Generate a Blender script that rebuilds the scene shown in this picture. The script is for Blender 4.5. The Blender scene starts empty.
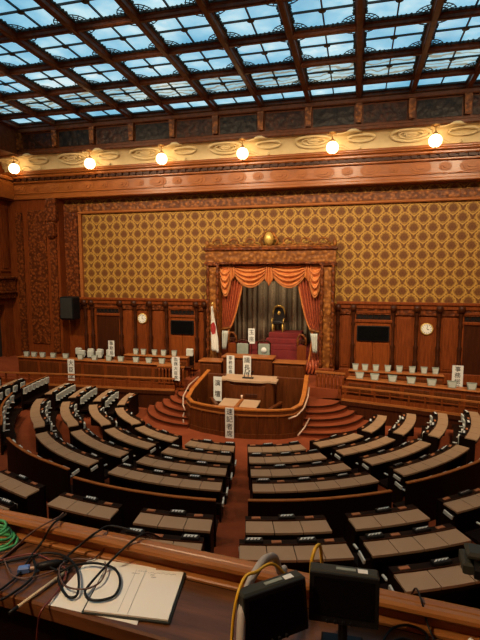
import bpy, math, random
from mathutils import Vector, Matrix
random.seed(7)
PI = math.pi
scene = bpy.context.scene
COL = scene.collection
R = math.radians

# ------------------------------------------------------------------ materials
def newmat(name):
    m = bpy.data.materials.new(name); m.use_nodes = True
    nt = m.node_tree; b = nt.nodes['Principled BSDF']
    return m, nt, b

def N(nt, t, **kw):
    n = nt.nodes.new(t)
    for k, v in kw.items(): setattr(n, k, v)
    return n

def mathn(nt, op, a, b=None, c=None):
    n = N(nt, 'ShaderNodeMath', operation=op)
    for i, v in enumerate((a, b, c)):
        if v is None: continue
        if isinstance(v, (int, float)): n.inputs[i].default_value = v
        else: nt.links.new(v, n.inputs[i])
    return n.outputs[0]

def mixc(nt, fac, c1, c2):
    n = N(nt, 'ShaderNodeMix', data_type='RGBA')
    if isinstance(fac, (int, float)): n.inputs[0].default_value = fac
    else: nt.links.new(fac, n.inputs[0])
    for i, c in ((6, c1), (7, c2)):
        if isinstance(c, tuple): n.inputs[i].default_value = (*c, 1)
        else: nt.links.new(c, n.inputs[i])
    return n.outputs[2]

def ramp(nt, val, stops):
    n = N(nt, 'ShaderNodeValToRGB')
    e = n.color_ramp.elements
    while len(e) > 1: e.remove(e[0])
    e[0].position = stops[0][0]; e[0].color = (*stops[0][1], 1)
    for p, c in stops[1:]:
        q = e.new(p); q.color = (*c, 1)
    nt.links.new(val, n.inputs[0])
    return n.outputs[0]

def coords(nt, scale=(1, 1, 1)):
    tc = N(nt, 'ShaderNodeTexCoord'); mp = N(nt, 'ShaderNodeMapping')
    mp.inputs['Scale'].default_value = scale
    nt.links.new(tc.outputs['Object'], mp.inputs[0])
    return mp.outputs[0]

def noise(nt, vec, scale, detail=4, rough=.55):
    n = N(nt, 'ShaderNodeTexNoise'); n.inputs['Scale'].default_value = scale
    n.inputs['Detail'].default_value = detail; n.inputs['Roughness'].default_value = rough
    nt.links.new(vec, n.inputs['Vector'])
    return n.outputs['Fac']

def bump(nt, b, h, strength=.4, dist=.02):
    n = N(nt, 'ShaderNodeBump'); n.inputs['Strength'].default_value = strength
    n.inputs['Distance'].default_value = dist
    nt.links.new(h, n.inputs['Height']); nt.links.new(n.outputs[0], b.inputs['Normal'])

def plain(name, col, rough=.5, metal=0, var=.0, scale=6, spec=.5):
    m, nt, b = newmat(name)
    b.inputs['Roughness'].default_value = rough; b.inputs['Metallic'].default_value = metal
    b.inputs['Specular IOR Level'].default_value = spec
    f = noise(nt, coords(nt), scale, 3)
    v = var or .12
    c = ramp(nt, f, [(.3, tuple(x*(1-v) for x in col)), (.7, tuple(min(1, x*(1+v)) for x in col))])
    nt.links.new(c, b.inputs['Base Color'])
    return m

def wood(name, dark, light, rough=.4, stretch=(6, 6, .6), spec=.16):
    m, nt, b = newmat(name)
    v = coords(nt, stretch)
    f = noise(nt, v, 3.0, 6, .6)
    c = ramp(nt, f, [(.28, dark), (.72, light)])
    nt.links.new(c, b.inputs['Base Color'])
    b.inputs['Roughness'].default_value = rough
    b.inputs['Specular IOR Level'].default_value = spec
    bump(nt, b, f, .08, .01)
    return m

def carved(name, dark, light, scale=4.5, rough=.42):
    m, nt, b = newmat(name)
    v = coords(nt)
    vo = N(nt, 'ShaderNodeTexVoronoi', feature='SMOOTH_F1'); vo.inputs['Scale'].default_value = scale
    nt.links.new(v, vo.inputs['Vector'])
    n2 = noise(nt, v, scale*1.7, 5)
    h = mathn(nt, 'ADD', vo.outputs['Distance'], mathn(nt, 'MULTIPLY', n2, .6))
    c = ramp(nt, h, [(.35, light), (.85, dark)])
    nt.links.new(c, b.inputs['Base Color'])
    b.inputs['Roughness'].default_value = rough
    b.inputs['Specular IOR Level'].default_value = .2
    inv = mathn(nt, 'SUBTRACT', 1.0, h)
    bump(nt, b, inv, .6, .05)
    return m

M = {}
M['wall_wood'] = wood('wall_wood', (.105, .021, .0045), (.235, .054, .011), .42)
M['door_wood'] = wood('door_wood', (.15, .032, .006), (.28, .068, .013), .4)
M['dark_wood'] = wood('dark_wood', (.030, .0075, .0025), (.062, .016, .005), .4)
M['black_wood'] = wood('black_wood', (.0055, .0025, .0016), (.012, .005, .003), .5, spec=.08)
M['beam_wood'] = wood('beam_wood', (.060, .018, .006), (.145, .043, .014), .4, (2, 2, 2))
M['band_wood'] = wood('band_wood', (.20, .055, .010), (.37, .115, .024), .30, (.6, 6, 6), spec=.3)
M['carved'] = carved('carved_wood', (.075, .017, .004), (.25, .062, .013), 8.5)
M['carved_fine'] = carved('carved_fine', (.10, .028, .006), (.36, .12, .026), 7.5)
M['carved_gold'] = carved('carved_gold', (.15, .046, .008), (.40, .15, .030), 6.5, .45)
M['carved_dark'] = carved('carved_dark', (.02, .007, .003), (.075, .022, .008), 6)
M['frieze_dark'] = carved('frieze_dark', (.006, .004, .003), (.03, .018, .011), 5)
M['rim_wood'] = wood('rim_wood', (.30, .085, .014), (.48, .16, .030), .35, (1.5, 1.5, 6), spec=.3)
M['rostrum_wood'] = wood('rostrum_wood', (.060, .015, .004), (.135, .036, .009), .36)
M['counter_wood'] = wood('counter_wood', (.24, .07, .017), (.40, .135, .034), .38, (.8, 6, 6))
M['tan'] = plain('desk_leather', (.36, .215, .115), .55, var=.06, scale=2)
M['tan_podium'] = plain('podium_cloth', (.46, .29, .17), .6, var=.06, scale=2)
M['brass'] = plain('brass', (.50, .27, .09), .35, .6)
M['pale_brass'] = plain('pale_brass', (.62, .42, .30), .35, .3)
M['iron'] = plain('iron', (.016, .017, .015), .6)
M['green_iron'] = plain('green_iron', (.02, .026, .018), .6)
M['card'] = plain('grey_card', (.46, .48, .42), .6, var=.08)
M['white'] = plain('white_card', (.72, .72, .68), .6, var=.03)
M['cloth_white'] = plain('white_cloth', (.52, .53, .47), .75, var=.08)
M['grey_green'] = plain('grey_green', (.25, .28, .23), .6, var=.15)
M['paper'] = plain('paper', (.80, .78, .70), .7, var=.02)
M['ink'] = plain('ink', (.01, .01, .01), .6)
M['pencil'] = plain('pencil_grey', (.42, .42, .40), .7)
M['black'] = plain('black_plastic', (.008, .008, .008), .45, spec=.2)
M['screen'] = plain('black_screen', (.003, .003, .003), .25, spec=.2)
M['monitor_top'] = plain('monitor_casing', (.030, .032, .024), .5, spec=.25)
M['orange'] = plain('orange_wood', (.36, .12, .04), .5)
M['red_cloth'] = plain('red_carpet', (.16, .008, .008), .8, var=.2)
M['throne_black'] = plain('throne_black', (.010, .006, .006), .4)
M['gold'] = plain('gold', (.65, .42, .10), .35, .4)
M['grey_hose'] = plain('grey_hose', (.36, .33, .29), .55)
M['yellow'] = plain('yellow', (.70, .40, .02), .5)
M['green'] = plain('green_cable', (.05, .30, .10), .45)
M['blue'] = plain('blue_plastic', (.10, .20, .50), .45)
M['red_cable'] = plain('red_cable', (.16, .03, .02), .5)
M['brown_cable'] = plain('brown_cable', (.10, .05, .035), .5)
M['pen'] = plain('pen_tan', (.50, .40, .26), .5)
M['doorway_shade'] = plain('doorway_dark', (.010, .006, .004), .9)
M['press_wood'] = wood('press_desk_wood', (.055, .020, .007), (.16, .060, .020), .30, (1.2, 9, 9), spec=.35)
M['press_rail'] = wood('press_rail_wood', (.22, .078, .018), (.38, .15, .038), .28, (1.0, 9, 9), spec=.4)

def carpet():
    m, nt, b = newmat('carpet')
    v = coords(nt)
    f = noise(nt, v, 1.3, 6); g = noise(nt, v, 40, 2)
    c = ramp(nt, mathn(nt, 'ADD', mathn(nt, 'MULTIPLY', f, .7), mathn(nt, 'MULTIPLY', g, .3)),
             [(.3, (.165, .034, .012)), (.7, (.27, .062, .021))])
    nt.links.new(c, b.inputs['Base Color']); b.inputs['Roughness'].default_value = .95
    b.inputs['Specular IOR Level'].default_value = .1
    return m
M['carpet'] = carpet()

def wallpaper():
    m, nt, b = newmat('wallpaper')
    tc = N(nt, 'ShaderNodeTexCoord'); sp = N(nt, 'ShaderNodeSeparateXYZ')
    nt.links.new(tc.outputs['Object'], sp.inputs[0])
    u = mathn(nt, 'MULTIPLY', sp.outputs['X'], 2*PI/.725)
    v = mathn(nt, 'MULTIPLY', sp.outputs['Z'], 2*PI/.74)
    cu, cv = mathn(nt, 'COSINE', u), mathn(nt, 'COSINE', v)
    g = mathn(nt, 'MULTIPLY', mathn(nt, 'ABSOLUTE', mathn(nt, 'ADD', cu, cv)), .5)
    c3 = mathn(nt, 'MULTIPLY', mathn(nt, 'COSINE', mathn(nt, 'MULTIPLY', u, 4)), mathn(nt, 'COSINE', mathn(nt, 'MULTIPLY', v, 4)))
    c5 = mathn(nt, 'MULTIPLY', mathn(nt, 'COSINE', mathn(nt, 'MULTIPLY', u, 5)), mathn(nt, 'COSINE', mathn(nt, 'ADD', mathn(nt, 'MULTIPLY', v, 3), .9)))
    f = mathn(nt, 'ADD', g, mathn(nt, 'ADD', mathn(nt, 'MULTIPLY', c3, .06), mathn(nt, 'MULTIPLY', c5, .09)))
    gold, bright, brown, dk = (.27, .135, .022), (.45, .25, .045), (.165, .064, .012), (.115, .038, .009)
    n = N(nt, 'ShaderNodeValToRGB')
    e = n.color_ramp.elements
    stops = [(0, brown), (.07, brown), (.12, gold), (.19, bright), (.29, bright), (.35, brown), (.41, gold), (.50, gold), (.57, gold), (.65, brown), (.78, dk), (.88, brown), (.96, dk)]
    e[0].position, e[0].color = 0, (*dk, 1); e[1].position, e[1].color = .96, (*dk, 1)
    for p, c in stops[1:-1]:
        q = e.new(p); q.color = (*c, 1)
    nt.links.new(f, n.inputs[0])
    nt.links.new(n.outputs[0], b.inputs['Base Color'])
    b.inputs['Roughness'].default_value = .6
    b.inputs['Specular IOR Level'].default_value = .25
    return m
M['wallpaper'] = wallpaper()

def plaster():
    m, nt, b = newmat('cream_plaster')
    v = coords(nt)
    f = noise(nt, v, 2.2, 4)
    nt.links.new(ramp(nt, f, [(.3, (.60, .47, .24)), (.7, (.74, .60, .34))]), b.inputs['Base Color'])
    b.inputs['Roughness'].default_value = .7
    return m
M['plaster'] = plaster()

def drapery(name, c1, c2, pattern=9):
    m, nt, b = newmat(name)
    v = coords(nt)
    f = noise(nt, v, pattern, 4)
    nt.links.new(ramp(nt, f, [(.38, c1), (.62, c2)]), b.inputs['Base Color'])
    b.inputs['Roughness'].default_value = .5
    b.inputs['Sheen Weight'].default_value = .08
    return m
M['drape'] = drapery('orange_red_drape', (.27, .036, .010), (.44, .088, .018))
M['swag'] = drapery('gold_swag', (.48, .12, .022), (.62, .22, .045))
M['fringe'] = plain('fringe', (.46, .16, .04), .7)

def backcurtain():
    m, nt, b = newmat('grey_stripe_curtain')
    tc = N(nt, 'ShaderNodeTexCoord'); sp = N(nt, 'ShaderNodeSeparateXYZ')
    nt.links.new(tc.outputs['Object'], sp.inputs[0])
    s = mathn(nt, 'SINE', mathn(nt, 'MULTIPLY', sp.outputs['X'], 2*PI/.52))
    f = noise(nt, coords(nt), 14, 4)
    k = mathn(nt, 'ADD', mathn(nt, 'MULTIPLY', s, .35), f)
    nt.links.new(ramp(nt, k, [(.2, (.22, .175, .115)), (.75, (.38, .31, .205)), (.95, (.66, .54, .36))]), b.inputs['Base Color'])
    b.inputs['Roughness'].default_value = .8
    return m
M['back_curtain'] = backcurtain()

def emitter(name, col, strength):
    m, nt, b = newmat(name)
    b.inputs['Base Color'].default_value = (*col, 1)
    b.inputs['Emission Color'].default_value = (*col, 1)
    b.inputs['Emission Strength'].default_value = strength
    return m
GLOBE = 8.5
M['globe'] = emitter('lamp_globe_glass', (1.0, .66, .30), GLOBE)

SKY = 1.05
def skyglass(name, vine):
    # stained glass skylight, daylight behind it
    m, nt, b = newmat(name)
    v = coords(nt, (1, 1, 1))
    oi = N(nt, 'ShaderNodeObjectInfo')
    off = N(nt, 'ShaderNodeVectorMath', operation='ADD')
    nt.links.new(v, off.inputs[0]); nt.links.new(oi.outputs['Location'], off.inputs[1])
    f = noise(nt, off.outputs[0], .38, 3); f2 = noise(nt, off.outputs[0], 2.6, 3)
    k = mathn(nt, 'ADD', mathn(nt, 'MULTIPLY', f, .75), mathn(nt, 'MULTIPLY', f2, .25))
    c = ramp(nt, k, [(.34, (.13, .40, .60)), (.50, (.25, .55, .73)), (.62, (.45, .72, .82)), (.74, (.78, .88, .88))])
    if vine:
        w = N(nt, 'ShaderNodeTexWave', wave_type='RINGS'); w.inputs['Scale'].default_value = 1.3
        w.inputs['Distortion'].default_value = 9; w.inputs['Detail'].default_value = 3
        nt.links.new(off.outputs[0], w.inputs['Vector'])
        c = mixc(nt, ramp(nt, w.outputs['Fac'], [(.15, (.85, .85, .85)), (.5, (.15, .15, .15))]), c, (.22, .20, .11))
    nt.links.new(c, b.inputs['Base Color'])
    nt.links.new(c, b.inputs['Emission Color']); b.inputs['Emission Strength'].default_value = SKY
    b.inputs['Roughness'].default_value = .3
    return m
M['skyglass'] = skyglass('skylight_glass', False)
M['skyglass_vine'] = skyglass('skylight_glass_vine', True)

def flagmat():
    m, nt, b = newmat('flag_cloth')
    tc = N(nt, 'ShaderNodeTexCoord')
    d = N(nt, 'ShaderNodeVectorMath', operation='DISTANCE'); d.inputs[1].default_value = (.07, 0, -.98)
    mp = N(nt, 'ShaderNodeMapping'); mp.inputs['Scale'].default_value = (1.9, 0, 1)
    nt.links.new(tc.outputs['Object'], mp.inputs[0]); nt.links.new(mp.outputs[0], d.inputs[0])
    k = mathn(nt, 'LESS_THAN', d.outputs['Value'], .27)
    nt.links.new(mixc(nt, k, (.75, .72, .66), (.42, .03, .03)), b.inputs['Base Color'])
    b.inputs['Roughness'].default_value = .8
    return m
M['flag'] = flagmat()

# ------------------------------------------------------------------ mesh builder
class MB:
    def __init__(s): s.v = []; s.f = []
    def add(s, vs, fs):
        o = len(s.v); s.v += [tuple(p) for p in vs]; s.f += [tuple(i+o for i in f) for f in fs]; return s
    def hexa(s, p):          # 8 points: bottom 4 ccw, top 4 ccw
        return s.add(p, [(3, 2, 1, 0), (4, 5, 6, 7), (0, 1, 5, 4), (1, 2, 6, 5), (2, 3, 7, 6), (3, 0, 4, 7)])
    def box(s, x0, x1, y0, y1, z0, z1):
        return s.hexa([(x0, y0, z0), (x1, y0, z0), (x1, y1, z0), (x0, y1, z0), (x0, y0, z1), (x1, y0, z1), (x1, y1, z1), (x0, y1, z1)])
    def bbox(s, x0, x1, y0, y1, z0, z1, b=.01):     # chamfered slab (top edge eased)
        b = min(b, (x1-x0)*.45, (y1-y0)*.45, (z1-z0)*.45)
        def ring(i, z): return [(x0+i, y0+i, z), (x1-i, y0+i, z), (x1-i, y1-i, z), (x0+i, y1-i, z)]
        vs = ring(b, z0)+ring(0, z0+b)+ring(0, z1-b)+ring(b, z1)
        fs = [(3, 2, 1, 0), (12, 13, 14, 15)]
        for k in range(3):
            for i in range(4):
                j = (i+1) % 4; fs.append((k*4+i, k*4+j, k*4+4+j, k*4+4+i))
        return s.add(vs, fs)
    def obox(s, c, size, rz=0, rx=0, ry=0):
        m = Matrix.Translation(c) @ Matrix.Rotation(rz, 4, 'Z') @ Matrix.Rotation(ry, 4, 'Y') @ Matrix.Rotation(rx, 4, 'X')
        t = MB().bbox(-size[0]/2, size[0]/2, -size[1]/2, size[1]/2, -size[2]/2, size[2]/2, min(size)*.12)
        return s.add([m @ Vector(p) for p in t.v], t.f)
    def tube(s, pts, r, n=8, cap=True):
        pts = [Vector(p) for p in pts]
        rs = r if isinstance(r, (list, tuple)) else [r]*len(pts)
        vs = []; fs = []; up = None
        for i, p in enumerate(pts):
            a = pts[max(i-1, 0)]; b = pts[min(i+1, len(pts)-1)]
            t = (b-a).normalized()
            if up is None:
                up = Vector((0, 0, 1)) if abs(t.z) < .9 else Vector((1, 0, 0))
            x = t.cross(up)
            if x.length < 1e-5: x = t.cross(Vector((1, .3, .2)))
            x.normalize(); y = x.cross(t).normalized(); up = y
            for k in range(n):
                q = 2*PI*k/n; vs.append(p + x*(math.cos(q)*rs[i]) + y*(math.sin(q)*rs[i]))
        for i in range(len(pts)-1):
            for k in range(n):
                l = (k+1) % n; fs.append((i*n+k, i*n+l, (i+1)*n+l, (i+1)*n+k))
        if cap:
            fs.append(tuple(range(n-1, -1, -1))); fs.append(tuple((len(pts)-1)*n+k for k in range(n)))
        return s.add(vs, fs)
    def lathe(s, prof, c=(0, 0, 0), n=16, axis='Z', a0=0, a1=2*PI):
        full = abs(a1-a0-2*PI) < 1e-6
        m = n if full else n+1
        vs = []; fs = []
        for (r, z) in prof:
            for k in range(m):
                q = a0+(a1-a0)*k/n; x, y = r*math.cos(q), r*math.sin(q)
                p = (x, y, z) if axis == 'Z' else ((x, z, y) if axis == 'Y' else (z, x, y))
                vs.append((p[0]+c[0], p[1]+c[1], p[2]+c[2]))
        for i in range(len(prof)-1):
            for k in range(n):
                l = (k+1) % m; fs.append((i*m+k, i*m+l, (i+1)*m+l, (i+1)*m+k))
        if full:
            fs.append(tuple(range(m-1, -1, -1))); fs.append(tuple((len(prof)-1)*m+k for k in range(m)))
        return s.add(vs, fs)
    def ball(s, c, r, n=12, sz=1):
        prof = [(max(r*math.sin(PI*i/n), .001), -r*sz*math.cos(PI*i/n)) for i in range(n+1)]
        return s.lathe(prof, c, n*2)
    def prism(s, poly, z0, z1):
        n = len(poly)
        vs = [(x, y, z0) for x, y in poly]+[(x, y, z1) for x, y in poly]
        fs = [tuple(range(n-1, -1, -1)), tuple(range(n, 2*n))]+[(i, (i+1) % n, n+(i+1) % n, n+i) for i in range(n)]
        return s.add(vs, fs)
    def prism_y(s, poly, y0, y1):        # polygon in x,z
        n = len(poly)
        vs = [(x, y0, z) for x, z in poly]+[(x, y1, z) for x, z in poly]
        fs = [tuple(range(n)), tuple(range(2*n-1, n-1, -1))]+[((i+1) % n, i, n+i, n+(i+1) % n) for i in range(n)]
        return s.add(vs, fs)
    def ribbon(s, prof, path):           # prof: list of (offset, z) closed; path: list of (x,y); extrude along the path
        n = len(prof); vs = []; fs = []
        for i, p in enumerate(path):
            p = Vector(p); a = Vector(path[max(i-1, 0)]); b = Vector(path[min(i+1, len(path)-1)])
            t = (b-a).normalized(); nn = Vector((-t.y, t.x))
            zo = 0
            for (o, z) in prof:
                q = p+nn*o; vs.append((q.x, q.y, z))
        for i in range(len(path)-1):
            for k in range(n):
                l = (k+1) % n; fs.append((i*n+k, i*n+l, (i+1)*n+l, (i+1)*n+k))
        fs.append(tuple(range(n-1, -1, -1))); fs.append(tuple((len(path)-1)*n+k for k in range(n)))
        return s.add(vs, fs)
    def grid(s, fn, nu, nv):
        vs = [fn(i/nu, j/nv) for j in range(nv+1) for i in range(nu+1)]
        fs = [(j*(nu+1)+i, j*(nu+1)+i+1, (j+1)*(nu+1)+i+1, (j+1)*(nu+1)+i) for j in range(nv) for i in range(nu)]
        return s.add(vs, fs)
    def build(s, name, mat, parent=None, off=(0, 0, 0), smooth=False, solid=0):
        me = bpy.data.meshes.new(name)
        me.from_pydata([(x-off[0], y-off[1], z-off[2]) for x, y, z in s.v], [], s.f)
        me.materials.append(M[mat] if isinstance(mat, str) else mat)
        if smooth:
            me.polygons.foreach_set('use_smooth', [True]*len(me.polygons))
        me.validate(); me.update()
        import bmesh
        bm = bmesh.new(); bm.from_mesh(me); bmesh.ops.recalc_face_normals(bm, faces=bm.faces); bm.to_mesh(me); bm.free()
        o = bpy.data.objects.new(name, me); COL.objects.link(o)
        if parent is not None: o.parent = parent
        elif off != (0, 0, 0): o.location = off
        if solid:
            md = o.modifiers.new('thick', 'SOLIDIFY'); md.thickness = solid; md.offset = 0
        return o

def thing(name, label, cat, loc=(0, 0, 0), rz=0, group=None):
    o = bpy.data.objects.new(name, None); COL.objects.link(o)
    o.location = loc; o.rotation_euler = (0, 0, rz); o.empty_display_size = .1
    return tag(o, label, cat, group)
def tag(o, label, cat, group=None):
    o['label'] = label; o['category'] = cat
    if group: o['group'] = group
    return o
def struct(name, mb, mat, parent=None, smooth=False):
    o = mb.build(name, mat, parent, smooth=smooth)
    if parent is None: o['kind'] = 'structure'
    return o
def dup(root, loc, label=None, rz=None):
    r = root.copy(); COL.objects.link(r); r.location = loc
    if rz is not None: r.rotation_euler = (0, 0, rz)
    if label: r['label'] = label
    for ch in list(root.children):
        c = ch.copy(); COL.objects.link(c); c.parent = r
        for g in list(ch.children):
            d = g.copy(); COL.objects.link(d); d.parent = c
    return r

def text_mb(body, size, thick=.004):
    cu = bpy.data.curves.new('lettering', 'FONT')
    cu.body = body; cu.size = size; cu.align_x = 'CENTER'; cu.align_y = 'CENTER'
    cu.space_line = .92; cu.extrude = thick/2; cu.offset = size*.004; cu.resolution_u = 3
    o = bpy.data.objects.new('lettering_tmp', cu); COL.objects.link(o)
    dg = bpy.context.evaluated_depsgraph_get()
    me = bpy.data.meshes.new_from_object(o.evaluated_get(dg))
    mb = MB(); mb.add([v.co[:] for v in me.vertices], [tuple(p.vertices) for p in me.polygons])
    bpy.data.objects.remove(o); bpy.data.meshes.remove(me)
    return mb

ORD = ['zeroth', 'first', 'second', 'third', 'fourth', 'fifth', 'sixth', 'seventh', 'eighth', 'ninth', 'tenth', 'eleventh', 'twelfth', 'thirteenth', 'fourteenth']

# ------------------------------------------------------------------ camera
cam = bpy.data.cameras.new('camera'); co = bpy.data.objects.new('camera', cam); COL.objects.link(co)
cam.sensor_fit = 'VERTICAL'; cam.sensor_height = 36; cam.lens = 455/640*36; cam.clip_start = .05
co.location = (0, 0, 5.6); co.rotation_euler = (R(90)-math.atan(48/455), 0, R(14.4))
scene.camera = co

# ------------------------------------------------------------------ setting
AX = -3.75                       # axis of the hall
XL, XR, YB = -16.9, 9.4, -1.6    # inner faces of left, right and back walls
YF = 20.0                        # front wall face
FC = Vector((-3.75, 15.2))       # centre of the fan of desks
def lerp_tab(tab, x):
    if x <= tab[0][0]: return tab[0][1]
    for (a, va), (b, vb) in zip(tab, tab[1:]):
        if x <= b: return va+(vb-va)*(x-a)/(b-a)
    return tab[-1][1]
GT = [(-125, 1.6), (-103, 1.38), (-85, .97), (-77, .85), (-55, .20), (-46, .17), (-20, -.05), (0, -.03), (15, .05), (40, .22), (50, .33), (70, .66), (95, 1.1), (125, 1.6)]
def g_of(a): return lerp_tab(GT, a)
FZ = [(0, 0), (3.0, 0), (3.75, .03), (4.68, .13), (5.64, .23), (6.58, .33), (7.5, .45), (8.6, .65), (9.5, .77), (10.4, .89), (14, 1.4), (30, 1.4)]
def fan(r, a, z=0):              # r without the widening of the wings; a in degrees, 0 = towards the gallery
    q = R(a); rr = r+g_of(a)
    return (FC.x+rr*math.sin(q), FC.y-rr*math.cos(q), z)

# floor: flat well in front of the rostrum, then rising in a fan
fl = MB()
rs = [0, 1.5, 3.0, 3.75, 4.68, 5.64, 6.58, 7.5, 8.6, 9.5, 10.4, 14, 19]
angs = list(range(-124, 125, 4))
vs = []; fs = []
for r in rs:
    for a in angs:
        p = fan(r, a) if r > 0 else (FC.x, FC.y, 0)
        vs.append((max(XL-.2, min(XR+.2, p[0])), max(YB-.2, min(YF+.1, p[1])), lerp_tab(FZ, r)))
na = len(angs)
for i in range(len(rs)-1):
    for k in range(na-1): fs.append((i*na+k, i*na+k+1, (i+1)*na+k+1, (i+1)*na+k))
fl.add(vs, fs)
fl.add([(XL-.2, YB-.2, -.03), (XR+.2, YB-.2, -.03), (XR+.2, YF+.2, -.03), (XL-.2, YF+.2, -.03)], [(0, 1, 2, 3)])
struct('floor', fl, 'carpet')

# walls
NX0, NX1, NZ1 = -6.0, -1.5, 5.95          # throne niche opening
wf = MB()
wf.box(XL-.3, NX0, YF, YF+.3, 4.25, 9.2); wf.box(NX1, XR+.3, YF, YF+.3, 4.25, 9.2); wf.box(NX0, NX1, YF, YF+.3, NZ1, 9.2)
struct('wall_front', wf, 'wallpaper')
wu = MB(); wu.box(XL-.3, XR+.3, YF, YF+.3, 9.2, 13.2)
wu.box(XL-.3, NX0, YF, YF+.3, -.05, 4.25); wu.box(NX1, XR+.3, YF, YF+.3, -.05, 4.25); wu.box(NX0, NX1, YF, YF+.3, -.05, 1.1)
struct('wall_front_panelling', wu, 'wall_wood')
# left wall with a low doorway and a gallery opening further back
wl = MB()
wl.box(XL-.3, XL, YB, 17.4, -.05, 13.2); wl.box(XL-.3, XL, 18.9, YF, -.05, 13.2); wl.box(XL-.3, XL, 17.4, 18.9, 4.0, 13.2)
struct('wall_left', wl, 'wall_wood')
struct('doorway_left', MB().box(XL-1.2, XL-.31, 17.2, 19.1, -.05, 4.1), 'doorway_shade')  # near-black block stands in for the shade inside the doorway
wr = MB(); wr.box(XR, XR+.3, YB, YF, -.05, 13.2); struct('wall_right', wr, 'wall_wood')
wb = MB(); wb.box(XL-.3, XR+.3, YB-.3, YB, -.05, 13.2); struct('wall_back', wb, 'wall_wood')

# left-wall joinery: panels above, ledge of the side gallery, posts
t = MB()
for y0, y1 in ((18.75, 19.35), (17.5, 18.5), (16.1, 17.2)):
    t.bbox(XL, XL+.06, y0, y1, 5.6, 8.9, .03)
    t.bbox(XL, XL+.10, y0+.12, y1-.12, 5.75, 8.75, .03)
struct('trim_left_panels', t, 'wall_wood')
t = MB().bbox(XL, XL+.42, 12, 19.35, 4.55, 4.68, .04).bbox(XL, XL+.34, 12, 19.35, 4.68, 5.25, .03).bbox(XL, XL+.46, 12, 19.35, 5.25, 5.38, .04).bbox(XL, XL+.3, 12, 19.35, 4.3, 4.55, .04)
struct('trim_left_gallery_ledge', t, 'carved')

# front cornice: rosette band, dentils, cove, frieze
YC = 19.4
b = MB().box(XL, XR, YC, YF+.05, 9.14, 9.95)
b.bbox(XL, XR, YC-.12, YF, 9.86, 9.96, .03).bbox(XL, XR, YC-.07, YF, 9.10, 9.24, .03).bbox(XL, XR, YC-.05, YF, 9.36, 9.42, .02)
struct('trim_front_band', b, 'band_wood')
b = MB()
for side, x in (('l', XL), ('r', XR)):
    x0, x1 = (x, x+.5) if side == 'l' else (x-.5, x)
    b.box(x0, x1, YB, YC, 9.14, 10.05); b.bbox(x0-.0, x1+.08 if side == 'l' else x1, YB, YC, 10.0, 10.18, .03)
struct('trim_side_band', b, 'band_wood')
d = MB(); k = XL+.1
while k < XR:
    d.box(k, k+.20, YC-.18, YC, 9.96, 10.08); d.box(k+.2, k+.34, YC-.1, YC, 9.96, 10.08); k += .34
struct('trim_front_dentils', d, 'dark_wood')
struct('trim_front_fillet', MB().bbox(XL, XR, YC-.22, YC+.1, 10.08, 10.22, .04).bbox(XL, XR, YC-.28, YC+.1, 10.22, 10.30, .03).bbox(XL, XR, YC-.20, YC+.1, 10.30, 10.44, .05), 'band_wood')
# rosettes on the band
ros = MB(); k = 0; x = AX-12.4
while x < XR-.3:
    big = k % 2 == 0
    w, h = (.42, .24) if big else (.24, .17)
    for (sc, dy) in ((1, .02), (.72, .05), (.35, .085)):
        vs = [(x+w*sc*math.cos(2*PI*i/20), YC-dy, 9.64+h*sc*math.sin(2*PI*i/20)) for i in range(20)]
        vb = [(p[0], YC+.01, p[2]) for p in vs]
        ros.add(vs+vb, [tuple(range(20))]+[(i, (i+1) % 20, 20+(i+1) % 20, 20+i) for i in range(20)])
    x += .92; k += 1
struct('trim_front_rosettes', ros, 'counter_wood', smooth=False)
# plaster cove with raised oval ornament
cv = MB()
def cove_pt(x, s): # s 0..1 from the wall up to the frieze
    q = s*PI/2
    return (x, YC-.02-.62*(1-math.cos(q))*1.0-.0, 10.40+.66*math.sin(q))
cv.grid(lambda u, v: cove_pt(XL+(XR-XL)*u, v), 60, 10)
struct('trim_front_cove', cv, 'plaster', smooth=True)
orn = MB(); x = AX-12.9; k = 0
while x < XR-1:
    def ring(cx, w, h, s0, rad):
        pts = []
        for i in range(25):
            q = 2*PI*i/24; p = cove_pt(cx+w*math.cos(q), s0+h*math.sin(q)); pts.append((p[0], p[1]-.02, p[2]-.02))
        orn.tube(pts, rad*1.5, 6, False)
    ring(x, .72, .26, .52, .045); ring(x, .45, .15, .52, .035); ring(x, .2, .06, .52, .05)
    ring(x+1.85, .5, .15, .52, .04)
    for s0 in (.14, .9):
        orn.tube([(lambda p: (p[0], p[1]-.02, p[2]-.02))(cove_pt(x+.75+i*.11, s0+.10*math.sin(i*.65)*(1 if s0 < .5 else -1))) for i in range(11)], .06, 6)
    x += 3.7
struct('trim_front_cove_ornament', orn, 'plaster', smooth=True)
YZ = 18.85                                   # frieze face
ZB = 12.2                                    # underside of the ceiling beams
fr = MB().box(XL, XR, YZ, YF, 11.06, 12.6).bbox(XL, XR, YZ-.12, YZ+.1, 11.02, 11.18, .03).bbox(XL, XR, YZ-.16, YZ+.1, 12.02, 12.2, .03)
CX = AX-.2
SX0, SX1 = CX-6*1.92, CX+6*1.92               # extent of the skylight
for s in (SX0-.12, SX1+.12):
    x0, x1 = (XL, s) if s < 0 else (s, XR)
    fr.box(x0, x1, YB, YZ, 11.06, 12.6)
fr.box(XL, XR, YB, 1.75, 11.06, 12.6)
struct('trim_frieze', fr, 'beam_wood')
fp = MB(); fq = MB(); br = MB()
for k in range(-6, 7):
    x = CX+k*1.92
    for dx in (0,):
        br.prism_y([(x+dx-.10, 11.3), (x+dx+.10, 11.3), (x+dx+.13, 12.02), (x+dx-.13, 12.02)], YZ-.17, YZ)
    (fp if k % 2 else fq).box(x+.18, x+1.74, YZ-.03, YZ, 11.30, 11.96)
struct('trim_frieze_brackets', br, 'carved_fine')
struct('trim_frieze_grilles', fp, 'frieze_dark'); struct('trim_frieze_panels', fq, 'carved_dark')

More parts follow.
